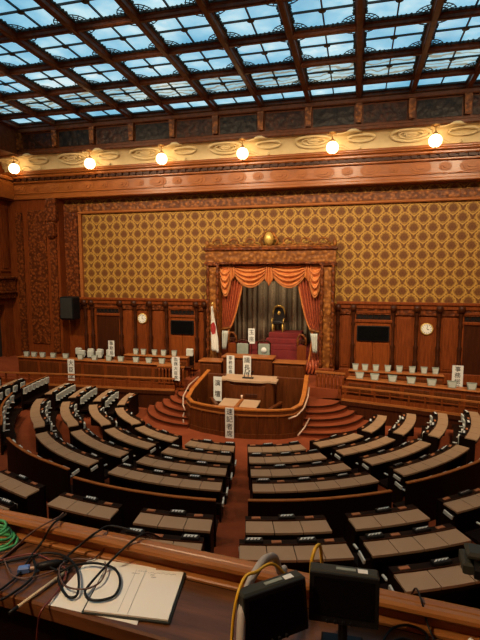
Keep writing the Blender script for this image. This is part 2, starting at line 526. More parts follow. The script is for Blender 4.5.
# coffered skylight
YS = [17.55-1.9*i for i in range(9)]          # cross beams, then the last one by the frieze
bm_ = MB()
for k in range(-6, 7):
    x = CX+k*1.92
    bm_.bbox(x-.09, x+.09, YS[-1]-.1, YZ, ZB, ZB+.42, .03); bm_.bbox(x-.115, x+.115, YS[-1]-.1, YZ, ZB+.12, ZB+.42, .03)
for y in YS+[YZ-.05]:
    bm_.bbox(SX0, SX1, y-.07, y+.07, ZB+.03, ZB+.40, .03); bm_.bbox(SX0, SX1, y-.10, y+.10, ZB+.13, ZB+.40, .03)
struct('ceiling_beams', bm_, 'beam_wood')
struct('ceiling', MB().box(XL-.3, XR+.3, YB-.3, YF+.3, 13.0, 13.2), 'dark_wood')

def corner_iron(mb, x, y, sx, sy, z):
    for rad, th in ((.40, .016), (.30, .012), (.20, .020)):
        pts = [(x+sx*rad*math.cos(q), y+sy*rad*math.sin(q), z) for q in [PI/2*i/8 for i in range(9)]]
        mb.tube(pts, th, 4)
    for q in (PI/8, PI/4, 3*PI/8):
        mb.tube([(x+sx*.1*math.cos(q), y+sy*.1*math.sin(q), z), (x+sx*.42*math.cos(q), y+sy*.42*math.sin(q), z)], .014, 4)
    for i in range(3):
        mb.ball((x+sx*(.5+.13*i), y+sy*.06, z), .045-.008*i, 4); mb.ball((x+sx*.06, y+sy*(.5+.13*i), z), .045-.008*i, 4)

def sky_panel(w, d, mat):
    gl = MB().box(-w/2, w/2, -d/2, d/2, 0, .02)
    ir = MB()
    ir.box(-.021, .021, -d/2, d/2, -.05, 0)
    ir.box(-w/2, w/2, -.021, .021, -.05, 0) if d > 1.3 else None
    for sx in (-1, 1): ir.box(sx*w/2-.04, sx*w/2+.04, -d/2, d/2, -.06, 0)
    for sy in (-1, 1): ir.box(-w/2, w/2, sy*d/2-.04, sy*d/2+.04, -.06, 0)
    if d > 1.3:
        ir.lathe([(.11, -.05), (.10, -.07), (.03, -.08)], (0, 0, 0), 12)
        for sx in (-1, 1):
            for sy in (-1, 1): corner_iron(ir, sx*w/2, sy*d/2, -sx, -sy, -.03)
    g = gl.build('window_0', mat); g['kind'] = 'structure'
    i = ir.build('ironwork', 'green_iron', g)
    return g
W_, D_ = 1.92-.2, 1.9-.18
p_full = sky_panel(W_, D_, 'skyglass'); p_vine = sky_panel(W_, D_, 'skyglass_vine'); p_half = sky_panel(W_, 17.55-18.8+.0+2.5-.24-.0 if False else 1.02, 'skyglass')
n_w = 1
first = {}
for i in range(9):
    for k in range(-6, 6):
        x = CX+(k+.5)*1.92
        if i == 0: src, y = p_half, 18.18
        else: src, y = (p_vine if i == 1 else p_full), YS[i]+.95
        if src.name not in first: o = src; first[src.name] = 1; 
        else:
            o = src.copy(); COL.objects.link(o)
            c = src.children[0].copy(); COL.objects.link(c); c.parent = o
        o.location = (x, y, ZB+.24)
        o['wn'] = n_w; n_w += 1
for o in list(scene.objects):
    if 'wn' in o:
        o.name = 'window_%d' % o['wn']; del o['wn']

# recess frame, wallpaper frame
t = MB()
t.bbox(-13.9, XR, YF-.12, YF, 8.50, 8.86, .03)
struct('trim_front_frame_top', t, 'carved_fine')
t = MB().bbox(-13.25, XR, YF-.16, YF, 8.40, 8.52, .04).bbox(-13.25, -13.10, YF-.12, YF, 4.30, 8.45, .03)
struct('trim_front_moulding', t, 'counter_wood')
struct('trim_front_frame_side', MB().bbox(-14.2, -13.22, YF-.1, YF, 4.2, 8.86, .02).bbox(-13.55, -13.3, YF-.16, YF, 4.3, 8.5, .03), 'carved')
# carved pier at the left end of the front wall
t = MB().bbox(XL, -14.05, YC+.06, YF, -.05, 9.14, .04)
struct('trim_left_pier', t, 'wall_wood')
t = MB().bbox(-15.75, -14.75, YC, YC+.1, 2.0, 8.6, .04)
struct('trim_left_pier_panel', t, 'carved')
t = MB()
for x in (-16.25, -14.35):
    t.bbox(x-.18, x+.18, YC-.03, YC+.1, 1.6, 8.5, .04)
t.bbox(-14.62, -14.05, YC-.14, YC+.1, 8.0, 9.12, .06); t.bbox(-14.56, -14.12, YC-.22, YC+.1, 7.2, 8.0, .12)
struct('trim_left_pier_strips', t, 'carved')

# wainscot: cornice rail, panels, turned half columns, doors
PIL_L = [-13.05, -12.67, -11.1, -10.35, -9.55, -8.72, -7.2, -6.78]
PIL_R = [-.76, -.12, 1.50, 2.42, 3.28, 4.1, 5.6, 6.5, 7.4, 8.3, 9.1]
t = MB()
for x0, x1 in ((-13.5, -6.66), (-.82, XR)):
    t.bbox(x0, x1, YF-.22, YF, 4.22, 4.36, .04); t.bbox(x0, x1, YF-.16, YF, 4.06, 4.22, .02); t.bbox(x0, x1, YF-.12, YF, 1.0, 1.45, .03)
struct('trim_wainscot_rail', t, 'wall_wood')
t = MB()
for x0, x1 in ((-13.5, -6.66), (-.82, XR)): t.box(x0, x1, YF-.10, YF, 3.82, 4.06)
struct('trim_wainscot_frieze', t, 'carved')
t = MB()
for x in PIL_L+PIL_R:
    t.lathe([(.10, 1.4), (.10, 1.9), (.07, 2.0), (.085, 2.4), (.10, 2.5), (.06, 2.6), (.07, 3.3), (.10, 3.4), (.07, 3.5), (.08, 3.75), (.12, 3.9), (.12, 4.1)], (x, YF-.07, 0), 10)
    t.bbox(x-.12, x+.12, YF-.26, YF, 3.95, 4.24, .04)
struct('trim_wainscot_columns', t, 'dark_wood', smooth=True)
DOORS = [(-12.42, -11.2, 'open'), (-8.5, -7.32, 'board'), (.0, 1.4, 'board'), (4.22, 5.5, 'open')]
t = MB()
for PL in (PIL_L, PIL_R):
    for a, b in zip(PL, PL[1:]):
        if b-a < .5 or any(a < (d0+d1)/2 < b for d0, d1, _ in DOORS): continue
        t.bbox(a+.16, b-.16, YF-.05, YF, 1.5, 3.75, .03)
        t.bbox(a+.22, b-.22, YF-.07, YF, 1.6, 3.68, .02)
struct('trim_wainscot_panels', t, 'wall_wood')
for n, (x0, x1, kind) in enumerate(DOORS):
    e = thing('door_%d' % (n+1), 'x', 'x', ((x0+x1)/2, YF-.03, 1.1))
    del e['label'], e['category']; e['kind'] = 'structure'
    o = (e.location[0], e.location[1], e.location[2])
    MB().bbox(x0-.06, x1+.06, YF-.13, YF, 3.46, 3.60, .03).bbox(x0-.08, x0, YF-.1, YF, 1.1, 3.9, .02).bbox(x1, x1+.08, YF-.1, YF, 1.1, 3.9, .02).bbox(x0-.06, x1+.06, YF-.13, YF, 3.86, 3.95, .02).build('frame', 'wall_wood', e, o)
    gr = MB().box(x0, x1, YF-.05, YF-.02, 3.6, 3.86)
    gr.build('transom', 'black', e, o)
    gi = MB()
    for i in range(6):
        cx = x0+(i+.5)*(x1-x0)/6
        gi.tube([(cx+.09*math.cos(q), YF-.07, 3.73+.10*math.sin(q)) for q in [2*PI*j/10 for j in range(11)]], .010, 4)
    gi.build('transom_grille', 'dark_wood', e, o)
    if kind == 'open':
        MB().box(x0, x1, YF-.06, YF-.01, 1.1, 3.46).build('opening_shade', 'dark_wood', e, o)  # dark panel put in for the shade beyond the open door
    else:
        for s in (0, 1):
            a = x0+(x1-x0)*s/2
            MB().bbox(a+.01, a+(x1-x0)/2-.01, YF-.07, YF-.01, 1.1, 3.46, .01).bbox(a+.09, a+(x1-x0)/2-.09, YF-.09, YF-.01, 1.3, 2.6, .02).build('door_leaf', M['door_wood'] if 'door_wood' in M else 'wall_wood', e, o)

# two black boards over the doors
for x0, x1, lab in ((-8.48, -7.34, 'black display board over the double door beside the podium flag'), (.04, 1.36, 'black display board over the double door to the right of the canopy')):
    e = thing('display_board', lab, 'board', ((x0+x1)/2, YF-.12, 2.68))
    o = tuple(e.location)
    MB().bbox(x0, x1, YF-.15, YF-.08, 2.68, 3.34, .02).build('casing', 'black', e, o)
    MB().box(x0+.04, x1-.04, YF-.155, YF-.14, 2.72, 3.30).build('screen', 'screen', e, o)

# clocks
def clock(x, z, label):
    e = thing('wall_clock', label, 'clock', (x, YF-.07, z), group='round wall clocks')
    MB().lathe([(.245, 0), (.25, -.05), (.22, -.075), (.205, -.06)], (0, 0, 0), 28, 'Y').build('rim', 'gold', e, smooth=True)
    MB().lathe([(.205, -.03), (.205, -.066), (.001, -.067)], (0, 0, 0), 28, 'Y').build('dial', 'paper', e)
    tk = MB()
    for i in range(12):
        q = i*PI/6; tk.obox((.17*math.sin(q), -.070, .17*math.cos(q)), (.016, .008, .05), ry=q)
    tk.build('dial_marking', 'ink', e)
    MB().tube([(0, -.076, 0), (.085, -.076, -.03)], .012, 5).build('hour_hand', 'ink', e)
    MB().tube([(0, -.08, 0), (.02, -.08, .15)], .008, 5).build('minute_hand', 'ink', e)
clock(-9.95, 3.38, 'round white wall clock between the black board door and dark doorway')
clock(2.82, 3.27, 'round white wall clock on the right, above the name stands and paper sign')

# loudspeaker on the pier
e = thing('loudspeaker', 'black box loudspeaker mounted on the wood wall beside the carved pier', 'loudspeaker', (-13.5, 19.3, 3.3))
MB().bbox(-.36, .36, -.25, .3, 0, 1.12, .05).build('cabinet', 'black', e)
MB().bbox(-.31, .31, -.28, -.24, .07, 1.05, .03).build('front_grille', 'iron', e)
MB().box(-.08, .08, .28, .6, .4, .7).build('bracket', 'iron', e)

# globes
def globe(x, y, z, label):
    e = thing('globe_lamp', label, 'lamp', (x, y, z), group='white globe lamps under the cove')
    MB().ball((0, 0, 0), .24, 10).build('globe', 'globe', e, smooth=True)
    MB().tube([(0, 0, .22), (0, 0, .58)], .018, 6).build('stem', 'brass', e)
    MB().lathe([(.10, .20), (.12, .24), (.06, .30), (.02, .36)], (0, 0, 0), 12).build('cap', 'brass', e, smooth=True)
    MB().lathe([(.03, -.28), (.035, -.25), (.06, -.225)], (0, 0, 0), 8).build('finial', 'brass', e, smooth=True)
    MB().lathe([(.16, .58), (.13, .53), (.04, .51)], (0, 0, 0), 12).build('ceiling_rose', 'brass', e, smooth=True)
    return e
GX = [(-15.85, 'far end of the row, by the corner pier'), (-11.82, 'second from the corner pier'), (-8.32, 'third from the corner pier'), (-4.72, 'fourth from the corner pier, above the throne canopy'), (-1.08, 'fifth from the corner pier'), (2.68, 'sixth from the corner pier, above the right clock')]
g0 = None
for x, lab in GX:
    l = 'glowing white globe lamp under the cove, ' + lab
    if g0 is None: g0 = globe(x, 18.8, 10.46, l)
    else: dup(g0, (x, 18.8, 10.46), l)
# the same row goes round the room, outside the photograph
for y in (16.0, 12.4, 8.8, 5.2, 1.6):
    dup(g0, (XR-1.1, y, 10.46), 'glowing white globe lamp along the side wall cove'); 
for y in (12.4, 8.8, 5.2, 1.6):
    dup(g0, (XL+1.1, y, 10.46), 'glowing white globe lamp along the side wall cove')
for x in (-11.8, -8.3, -4.7, -1.1, 2.7, 6.5):
    dup(g0, (x, -.7, 10.46), 'glowing white globe lamp above the public gallery')
dup(g0, (6.45, 18.8, 10.46), 'glowing white globe lamp under the cove at the far corner')
for o in list(scene.objects):
    if o.get('label') in ('glowing white globe lamp along the side wall cove', 'glowing white globe lamp above the public gallery'): o['group'] = 'globe lamps round the other walls'

# ------------------------------------------------------------------ throne canopy (proscenium)
e = thing('throne_canopy', 'carved wooden canopy frame round the throne niche with crested top and gold medallion', 'canopy', (AX, YF, 1.1))
o = tuple(e.location)
for s in (-1, 1):
    xa, xb = (AX+s*2.24, AX+s*2.84) if s > 0 else (AX-2.84, AX-2.24)
    MB().bbox(xa, xb, YF-.42, YF+.1, 1.1, 6.0, .03).build('pillar', 'carved_gold', e, o)
    c = MB()
    for xx in (xa+.07, xb-.07):
        prof = []
        for i in range(31): prof.append((.075+.03*math.sin(i*2.1), 1.5+i*4.4/30))
        c.lathe(prof, (xx, YF-.46, 0), 8)
    c.build('turned_columns', 'carved', e, o, smooth=True)
    MB().bbox(xa-.06, xb+.06, YF-.56, YF+.05, 1.05, 1.5, .05).build('plinth', 'wall_wood', e, o)
    MB().bbox(xa-.04, xb+.04, YF-.54, YF+.05, 5.85, 6.02, .05).build('capital', 'carved', e, o)
fr = MB().bbox(AX-2.86, AX+2.86, YF-.5, YF+.1, 6.0, 6.52, .03).build('frieze', 'carved_gold', e, o)
MB().bbox(AX-2.92, AX+2.92, YF-.58, YF+.1, 6.52, 6.68, .05).bbox(AX-2.9, AX+2.9, YF-.55, YF+.1, 5.93, 6.04, .03).build('cornice', 'carved', e, o)
cr = MB()
for s in (-1, 1):
    for j in range(3):
        cx = AX+s*(.75+j*.75)
        pts = []
        for i in range(22):
            q = i*.30; rr = .30*(1-i/26)
            pts.append((cx+s*(rr*math.cos(q)+.16*(i/21)), YF-.35, 6.86+rr*math.sin(q)*.75))
        cr.tube(pts, [.055*(1-i/40) for i in range(22)], 6)
        cr.tube([(cx-s*.35, YF-.35, 6.72), (cx-s*.1, YF-.38, 6.80), (cx+s*.2, YF-.35, 6.73), (cx+s*.42, YF-.35, 6.82)], .05, 6)
    cr.tube([(AX+s*.25, YF-.35, 6.70), (AX+s*.40, YF-.35, 6.95), (AX+s*.28, YF-.35, 7.15), (AX+s*.16, YF-.35, 7.28)], .06, 6)
    cr.ball((AX+s*2.8, YF-.35, 6.84), .10, 6, 1.7)
cr.bbox(AX-2.8, AX+2.8, YF-.42, YF-.28, 6.66, 6.74, .02)
for q in range(10):
    a = PI*q/9; cr.tube([(AX+.22*math.cos(a), YF-.35, 7.02+.28*math.sin(a)), (AX+.33*math.cos(a), YF-.37, 7.02+.40*math.sin(a))], [.05, .025], 6)
cr.build('cresting', 'carved_gold', e, o, smooth=True)
md = MB().lathe([(.20, 0), (.20, -.05), (.155, -.10), (.15, -.12), (.10, -.17), (.01, -.19)], (0, 0, 0), 24, 'Y')
mv = MB(); mv.add([(AX+x*1.05, YF-.36+y, 7.02+z*1.5) for x, y, z in md.v], md.f)
mv.build('medallion', 'gold', e, o, smooth=True)

# niche
n = MB().box(NX0-.3, NX0, YF+.3, 22.9, 1.1, NZ1+.3).box(NX1, NX1+.3, YF+.3, 22.9, 1.1, NZ1+.3).box(NX0-.3, NX1+.3, YF+.3, 22.9, NZ1, NZ1+.3)
struct('wall_niche', n, 'dark_wood')
struct('wall_niche_back', MB().box(NX0-.3, NX1+.3, 22.7, 22.9, 1.1, NZ1+.3), 'dark_wood')
struct('floor_niche', MB().box(NX0, NX1, YF, 22.7, .9, 2.1), 'red_cloth')
c = MB().grid(lambda u, v: (NX0+(NX1-NX0)*u, 22.3+.07*math.sin(u*2*PI*17)+.03*math.sin(u*41), 2.1+(5.95-2.1)*v), 200, 2)
tag(c.build('back_curtain', 'back_curtain', smooth=True, solid=.01), 'grey brown striped curtain hanging at the back of the throne niche', 'curtain')
c = MB().grid(lambda u, v: (NX0+(NX1-NX0)*u, 22.0+.05*math.sin(u*2*PI*15), 5.22+.73*v), 160, 2)
tag(c.build('pelmet_curtain', 'black', smooth=True, solid=.01), 'dark pelmet cloth across the top of the striped curtain', 'curtain')

# red-gold drapes held back at the sides
def drape(s):
    def fn(u, v):           # u across from the pillar inward, v up
        z = 1.35+4.55*v
        w = .34+.80*(max(0, (v-.36)/.64))**.62 if v > .36 else .34+.22*((.36-v)/.36)**1.5
        x = AX+s*(2.26-u*w)
        pl = .07*math.sin(u*2*PI*7+v*1.5)*(.45+.55*min(1, w))
        return (x, YF+.02+pl-.10*u, z)
    return MB().grid(fn, 70, 40)
for s, side in ((-1, 'on the flag side'), (1, 'on the right side')):
    e = thing('drape', 'red orange brocade drape tied back in the throne niche, '+side, 'curtain', (AX+s*2.1, YF, 1.35), group='tied drapes of the throne niche')
    o = tuple(e.location)
    drape(s).build('curtain_panel', 'drape', e, o, smooth=True, solid=.012)
    ed = MB(); d = drape(s)
    edge = [d.v[j*71+70] for j in range(41)]
    ed.tube([(p[0], p[1]-.03, p[2]) for p in edge], .05, 6); ed.build('gold_border', 'swag', e, o, smooth=True)
    zt = 1.35+4.55*.36
    MB().tube([(AX+s*(2.30-i*.1), YF-.12-.05*math.sin(i*.7), zt+.06*i*.3) for i in range(6)], .06, 6).build('tieback', 'carved_gold', e, o, smooth=True)
    pd = MB()
    for i in range(7):
        pd.tube([(AX+s*(2.2-.13*i), YF-.1-.04*(i % 3), 1.75-.05*(i % 2)), (AX+s*(2.2-.13*i+.05), YF-.16, 1.45), (AX+s*(2.25-.16*i), YF-.26, 1.16)], [.05, .07, .05], 6)
    pd.build('gathered_hem', 'drape', e, o, smooth=True)
    # white cloth lining showing under the tie
    wl_ = MB().grid(lambda u, v: (AX+s*(2.14-.30*u*(.6+.4*v))+(.12 if s > 0 else .06)*0, YF-.34+.03*math.sin(u*14), 2.10+.85*v), 16, 6)
    wl_.build('white_lining', 'cloth_white', e, o, smooth=True, solid=.01)

# swagged valance
e = thing('valance', 'orange gold swagged valance with fringe across the top of the throne niche', 'curtain', (AX, YF-.1, 5.9))
o = tuple(e.location)
def swag(cx, w, ztop, drop, dy):
    def fn(u, v):
        x = cx+(u-.5)*w
        sag = (1-(2*u-1)**2)
        z = ztop-.02-v*(.10+drop*sag)
        y = YF-.12-dy-(.14*math.sin(v*PI)+.075*math.sin(v*2*PI*4.5))*(.35+.65*sag)
        return (x, y, z)
    return fn
for cx, w in ((AX-.86, 1.80), (AX+.86, 1.80)):
    f_ = swag(cx, w, 5.92, .84, .06)
    MB().grid(f_, 30, 36).build('swag', 'swag', e, o, smooth=True, solid=.012)
    MB().tube([(lambda p: (p[0], p[1]-.01, p[2]-.03))(f_(i/30, 1)) for i in range(31)], .045, 6).build('fringe', 'fringe', e, o, smooth=True)
for cx in (AX-2.0, AX+2.0):
    f_ = swag(cx, .62, 5.92, 1.25, .10)
    MB().grid(f_, 20, 36).build('side_swag', 'swag', e, o, smooth=True, solid=.012)
    MB().tube([(lambda p: (p[0], p[1]-.01, p[2]-.03))(f_(i/20, 1)) for i in range(21)], .045, 6).build('fringe', 'fringe', e, o, smooth=True)
for cx, zl in ((AX, .95), (AX-1.72, .75), (AX+1.72, .75)):
    j = MB().grid(lambda u, v: (cx+(u-.5)*(.22+.16*v), YF-.28-.06*math.sin(u*2*PI*2.5), 5.92-v*zl*(1-.35*abs(2*u-1))), 20, 8)
    j.build('jabot', 'swag', e, o, smooth=True, solid=.012)
MB().grid(lambda u, v: (AX+(u-.5)*4.5, YF-.10+.04*math.sin(u*2*PI*20), 5.94-.55*v), 160, 3).build('header', 'drape', e, o, smooth=True, solid=.012)

# throne dais and throne
e = thing('throne_dais', 'red carpeted stepped dais carrying the throne', 'dais', (-3.35, 21, 2.1))
o = tuple(e.location)
for i in range(3):
    MB().bbox(-4.1+.06*i, -2.35-.06*i, 20.15+.42*i, 22.1, 2.1+.22*i, 2.32+.22*i, .02).build('step', 'red_cloth', e, o)
e = thing('throne', 'black throne chair with gold crest standing on the red dais', 'chair', (-3.62, 21.5, 2.76)); e.scale = (.8, .8, .85)
MB().bbox(-.34, .34, -.3, .3, .42, .52, .04).build('seat', 'throne_black', e)
for sx in (-1, 1):
    for y in (-.26, .26): MB().tube([(sx*.3, y, 0), (sx*.3, y, .44)], [.035, .05], 8).build('leg', 'gold', e, smooth=True)
    MB().tube([(sx*.33, .26, .62), (sx*.35, 0, .72), (sx*.35, -.28, .68), (sx*.34, -.28, .5)], .035, 8).build('armrest', 'gold', e, smooth=True)
MB().bbox(-.32, .32, -.32, .26, .52, .58, .03).build('seat_pad', 'throne_black', e)
MB().prism_y([(-.32, .5), (.32, .5), (.34, 1.1), (.26, 1.3), (0, 1.38), (-.26, 1.3), (-.34, 1.1)], .24, .32).build('backrest', 'throne_black', e)
cs = MB(); cs.tube([(-.36, .22, .95), (-.35, .22, 1.12), (-.26, .22, 1.34), (-.1, .22, 1.42), (.1, .22, 1.42), (.26, .22, 1.34), (.35, .22, 1.12), (.36, .22, .95)], [.03, .05, .06, .08, .08, .06, .05, .03], 8)
cs.build('crest', 'gold', e, smooth=True)
MB().lathe([(.11, 0), (.10, -.03), (.01, -.04)], (0, .23, 1.02), 16, 'Y').build('emblem', 'gold', e, smooth=True)

# ------------------------------------------------------------------ platform, rostrum and stairs
PZ = .75
LEFTEDGE = [(-16.9, 15.9), (-14.5, 16.25), (-11.7, 16.58), (-9.0, 16.78), (-7.1, 16.95)]
RIGHTEDGE = [(-.45, 17.25), (1.5, 16.85), (3.9, 16.25), (6.5, 15.5), (9.4, 14.5)]
pf = MB().prism(LEFTEDGE+[(-5.9, 17.2), (-1.6, 17.4)]+RIGHTEDGE+[(9.4, 20.0), (-16.9, 20.0)], -.02, PZ)
pf.prism([(-7.0, 17.55), (-.5, 17.55), (-.5, 20.0), (-7.0, 20.0)], PZ, 1.1)
struct('floor_platform', pf, 'carpet')
fw_ = MB()
for ed in (LEFTEDGE, RIGHTEDGE): fw_.ribbon([(-.06, -.02), (.0, -.02), (.0, PZ), (-.06, PZ)], ed); fw_.ribbon([(-.10, PZ-.12), (.04, PZ-.12), (.04, PZ+.02), (-.10, PZ+.02)], ed)
struct('trim_platform_front', fw_, 'dark_wood')

def railing(path, label, zt):
    e = thing('railing', label, 'railing', (path[0][0], path[0][1], PZ), group='low railings along the platform edge')
    o = tuple(e.location)
    MB().ribbon([(-.05, zt-.05), (.05, zt-.05), (.05, zt), (-.05, zt)], path).build('handrail', 'counter_wood', e, o)
    MB().ribbon([(-.03, zt-.22), (.03, zt-.22), (.03, zt-.19), (-.03, zt-.19)], path).build('middle_rail', 'wall_wood', e, o)
    MB().ribbon([(-.05, PZ+.02), (.05, PZ+.02), (.05, PZ+.10), (-.05, PZ+.10)], path).build('bottom_rail', 'counter_wood', e, o)
    pn = MB().ribbon([(-.012, PZ+.1), (.012, PZ+.1), (.012, PZ+.26), (-.012, PZ+.26)], path); pn.build('lower_panel', 'wall_wood', e, o)
    L = 0; k = 0
    for (ax, ay), (bx, by) in zip(path, path[1:]):
        dx, dy = bx-ax, by-ay; d = math.hypot(dx, dy); s = .12
        while s < d:
            x, y = ax+dx*s/d, ay+dy*s/d
            if k % 2 == 0:
                MB().bbox(x-.028, x+.028, y-.028, y+.028, PZ+.08, zt-.04, .008).build('post', 'wall_wood', e, o)
            k += 1; s += .27
railing(LEFTEDGE, 'low wooden railing between ministers counter and the ascending wing desks', 1.3)
railing(RIGHTEDGE, 'low wooden railing in front of the right hand counter', 1.33)

# turned baluster fence ends beside the stairs
def fence(x0, x1, y0, y1, label):
    e = thing('baluster_fence', label, 'railing', (x0, y0, PZ), group='baluster fences by the stairs')
    o = tuple(e.location)
    zt = 1.75
    MB().ribbon([(-.07, zt-.06), (.07, zt-.06), (.07, zt), (-.07, zt)], [(x0, y0), (x1, y1)]).build('handrail', 'counter_wood', e, o)
    MB().ribbon([(-.05, PZ), (.05, PZ), (.05, PZ+.1), (-.05, PZ+.1)], [(x0, y0), (x1, y1)]).build('bottom_rail', 'wall_wood', e, o)
    nn = 8
    for i in range(nn):
        x = x0+(x1-x0)*(i+.5)/nn; y = y0+(y1-y0)*(i+.5)/nn
        MB().lathe([(.04, PZ+.1), (.06, PZ+.3), (.035, PZ+.5), (.05, PZ+.62), (.035, PZ+.75), (.05, zt-.06)], (x, y, 0), 8).build('baluster', 'wall_wood', e, o, smooth=True)
fence(-7.95, -6.75, 17.18, 17.18, 'turned baluster fence under the long paper sign beside the flag')
fence(-1.5, -.35, 17.75, 17.55, 'turned baluster fence at the stair head under the canopy pillar')

# curved stairs
def stairs(cx, cy, a0, a1, label):
    e = thing('staircase', label, 'stairs', (cx, cy, 0), group='curved stairs up to the platform')
    o = tuple(e.location)
    for i in range(5):
        rr = 2.35-.30*i; z1 = .15*(i+1)
        poly = [(cx, cy)]+[(cx+rr*math.cos(R(a)), cy+rr*math.sin(R(a))) for a in [a0+(a1-a0)*k/20 for k in range(21)]]
        MB().prism(poly, .15*i if i else -.02, z1).build('step', 'carpet', e, o)
        MB().ribbon([(-.02, z1-.045), (.02, z1-.045), (.02, z1+.006), (-.02, z1+.006)], poly[1:]).build('nosing', 'dark_wood', e, o)
stairs(-5.85, 17.2, 170, 272, 'curved carpeted staircase with five steps on the flag side of the rostrum')
stairs(-1.65, 17.4, -92, 8, 'curved carpeted staircase with five steps on the right side of the rostrum')

# rostrum enclosure
path = [(-5.72, 17.2), (-5.82, 16.6), (-5.93, 15.9), (-5.92, 15.35), (-5.62, 14.98), (-5.1, 14.74), (-4.4, 14.58), (-3.75, 14.5), (-3.1, 14.58), (-2.45, 14.74), (-2.02, 15.0), (-1.78, 15.4), (-1.74, 15.9), (-1.76, 16.6), (-1.78, 17.2)]
def rimz(y): return 1.0 if y < 15.2 else 1.0+(y-15.2)*.34
e = thing('rostrum_enclosure', 'curved wooden enclosure in front of the podium with an orange wood rim', 'enclosure', (AX, 15, 0))
o = tuple(e.location)
def wallrib(prof_fn):
    mb = MB(); vs = []; fs = []; n = 4
    for i, p in enumerate(path):
        a = Vector(path[max(i-1, 0)]); b = Vector(path[min(i+1, len(path)-1)]); t_ = (b-a).normalized(); nn = Vector((-t_.y, t_.x))
        for (of, z) in prof_fn(p[1]): q = Vector(p)+nn*of; vs.append((q.x, q.y, z))
    for i in range(len(path)-1):
        for k in range(n): l = (k+1) % n; fs.append((i*n+k, i*n+l, (i+1)*n+l, (i+1)*n+k))
    fs += [(0, 1, 2, 3), tuple((len(path)-1)*n+k for k in range(n))]
    return mb.add(vs, fs)
wallrib(lambda y: [(-.06, 0), (.06, 0), (.06, rimz(y)-.06), (-.06, rimz(y)-.06)]).build('curved_wall', 'rostrum_wood', e, o)
wallrib(lambda y: [(-.075, rimz(y)-.045), (.075, rimz(y)-.045), (.075, rimz(y)), (-.075, rimz(y))]).build('rim', 'rim_wood', e, o)
wallrib(lambda y: [(-.10, 0), (.0, 0), (.0, .16), (-.10, .16)]).build('base_moulding', 'rostrum_wood', e, o)
wallrib(lambda y: [(-.09, rimz(y)-.22), (.0, rimz(y)-.22), (.0, rimz(y)-.17), (-.09, rimz(y)-.17)]).build('upper_moulding', 'counter_wood', e, o)
for i in range(3, 12, 1):
    p = path[i]; q = path[i+1]; a = math.atan2(q[1]-p[1], q[0]-p[0])
    mx, my = p[0]*.06+q[0]*.94, p[1]*.06+q[1]*.94
    MB().obox((mx+.075*math.sin(a), my-.075*math.cos(a), .45), (.05, .03, .62), a).build('stile', 'rostrum_wood', e, o)
for s, pts in ((-1, [(-5.95, 16.6, 1.5), (-6.12, 16.0, 1.3), (-6.16, 15.5, 1.0), (-6.05, 15.2, .75), (-5.92, 15.05, .62)]), (-1, [(-6.14, 15.6, .45), (-6.1, 15.3, .3), (-5.98, 15.05, .14)]),
               (1, [(-1.6, 16.4, 1.4), (-1.58, 15.8, 1.2), (-1.66, 15.25, .95), (-1.85, 14.85, .8), (-2.1, 14.72, .72)]), (1, [(-1.5, 15.6, .5), (-1.62, 15.2, .3), (-1.8, 14.85, .12)])):
    MB().tube(pts, .028, 8).build('brass_handrail', 'pale_brass', e, o, smooth=True)
MB().prism([(-5.6, 15.2), (-3.75, 14.65), (-2.0, 15.2), (-1.9, 17.1), (-5.7, 17.1)], 0, .2).build('inner_floor', 'dark_wood', e, o)

# stenographers' desk in the pit
e = thing('stenographers_desk', 'low desk with two tan writing leaves inside the curved enclosure', 'desk', (-4.1, 15.7, .2))
o = tuple(e.location)
MB().bbox(-4.75, -3.42, 15.52, 16.3, .2, .74, .02).build('body', 'dark_wood', e, o)
for x0, x1 in ((-4.8, -4.16), (-4.02, -3.38)):
    MB().hexa([(x0, 15.32, .72), (x1, 15.32, .72), (x1, 16.28, .78), (x0, 16.28, .78), (x0, 15.32, .76), (x1, 15.32, .76), (x1, 16.28, .82), (x0, 16.28, .82)]).build('writing_leaf', 'tan_podium', e, o)
MB().bbox(-4.15, -4.03, 15.3, 16.3, .72, .85, .02).build('divider', 'counter_wood', e, o)
MB().tube([(-4.09, 16.2, .82), (-4.09, 16.2, 1.0)], [.03, .045], 8).build('inkwell', 'pale_brass', e, o, smooth=True)
e = thing('stenographers_ledge', 'wooden reading ledge along the inner front of the enclosure', 'ledge', (-3.9, 14.95, .2))
o = tuple(e.location)
MB().bbox(-4.95, -2.85, 14.78, 15.0, .86, .92, .02).build('top', 'counter_wood', e, o); MB().box(-4.9, -2.9, 14.85, 14.95, .2, .86).build('support', 'rostrum_wood', e, o)
for (x, lab, rz) in ((-5.05, 'wooden bench rail slanting inside the enclosure on the flag side', .5), (-2.72, 'wooden bench rail slanting inside the enclosure on the right side', -.25)):
    e = thing('bench', lab, 'bench', (x, 15.75, .2), rz, group='benches inside the enclosure')
    MB().bbox(-.07, .07, -.5, .5, .55, .66, .02).build('back_rail', 'rostrum_wood', e)
    MB().bbox(-.05, .05, -.46, .46, .0, .55, .02).build('panel', 'dark_wood', e)

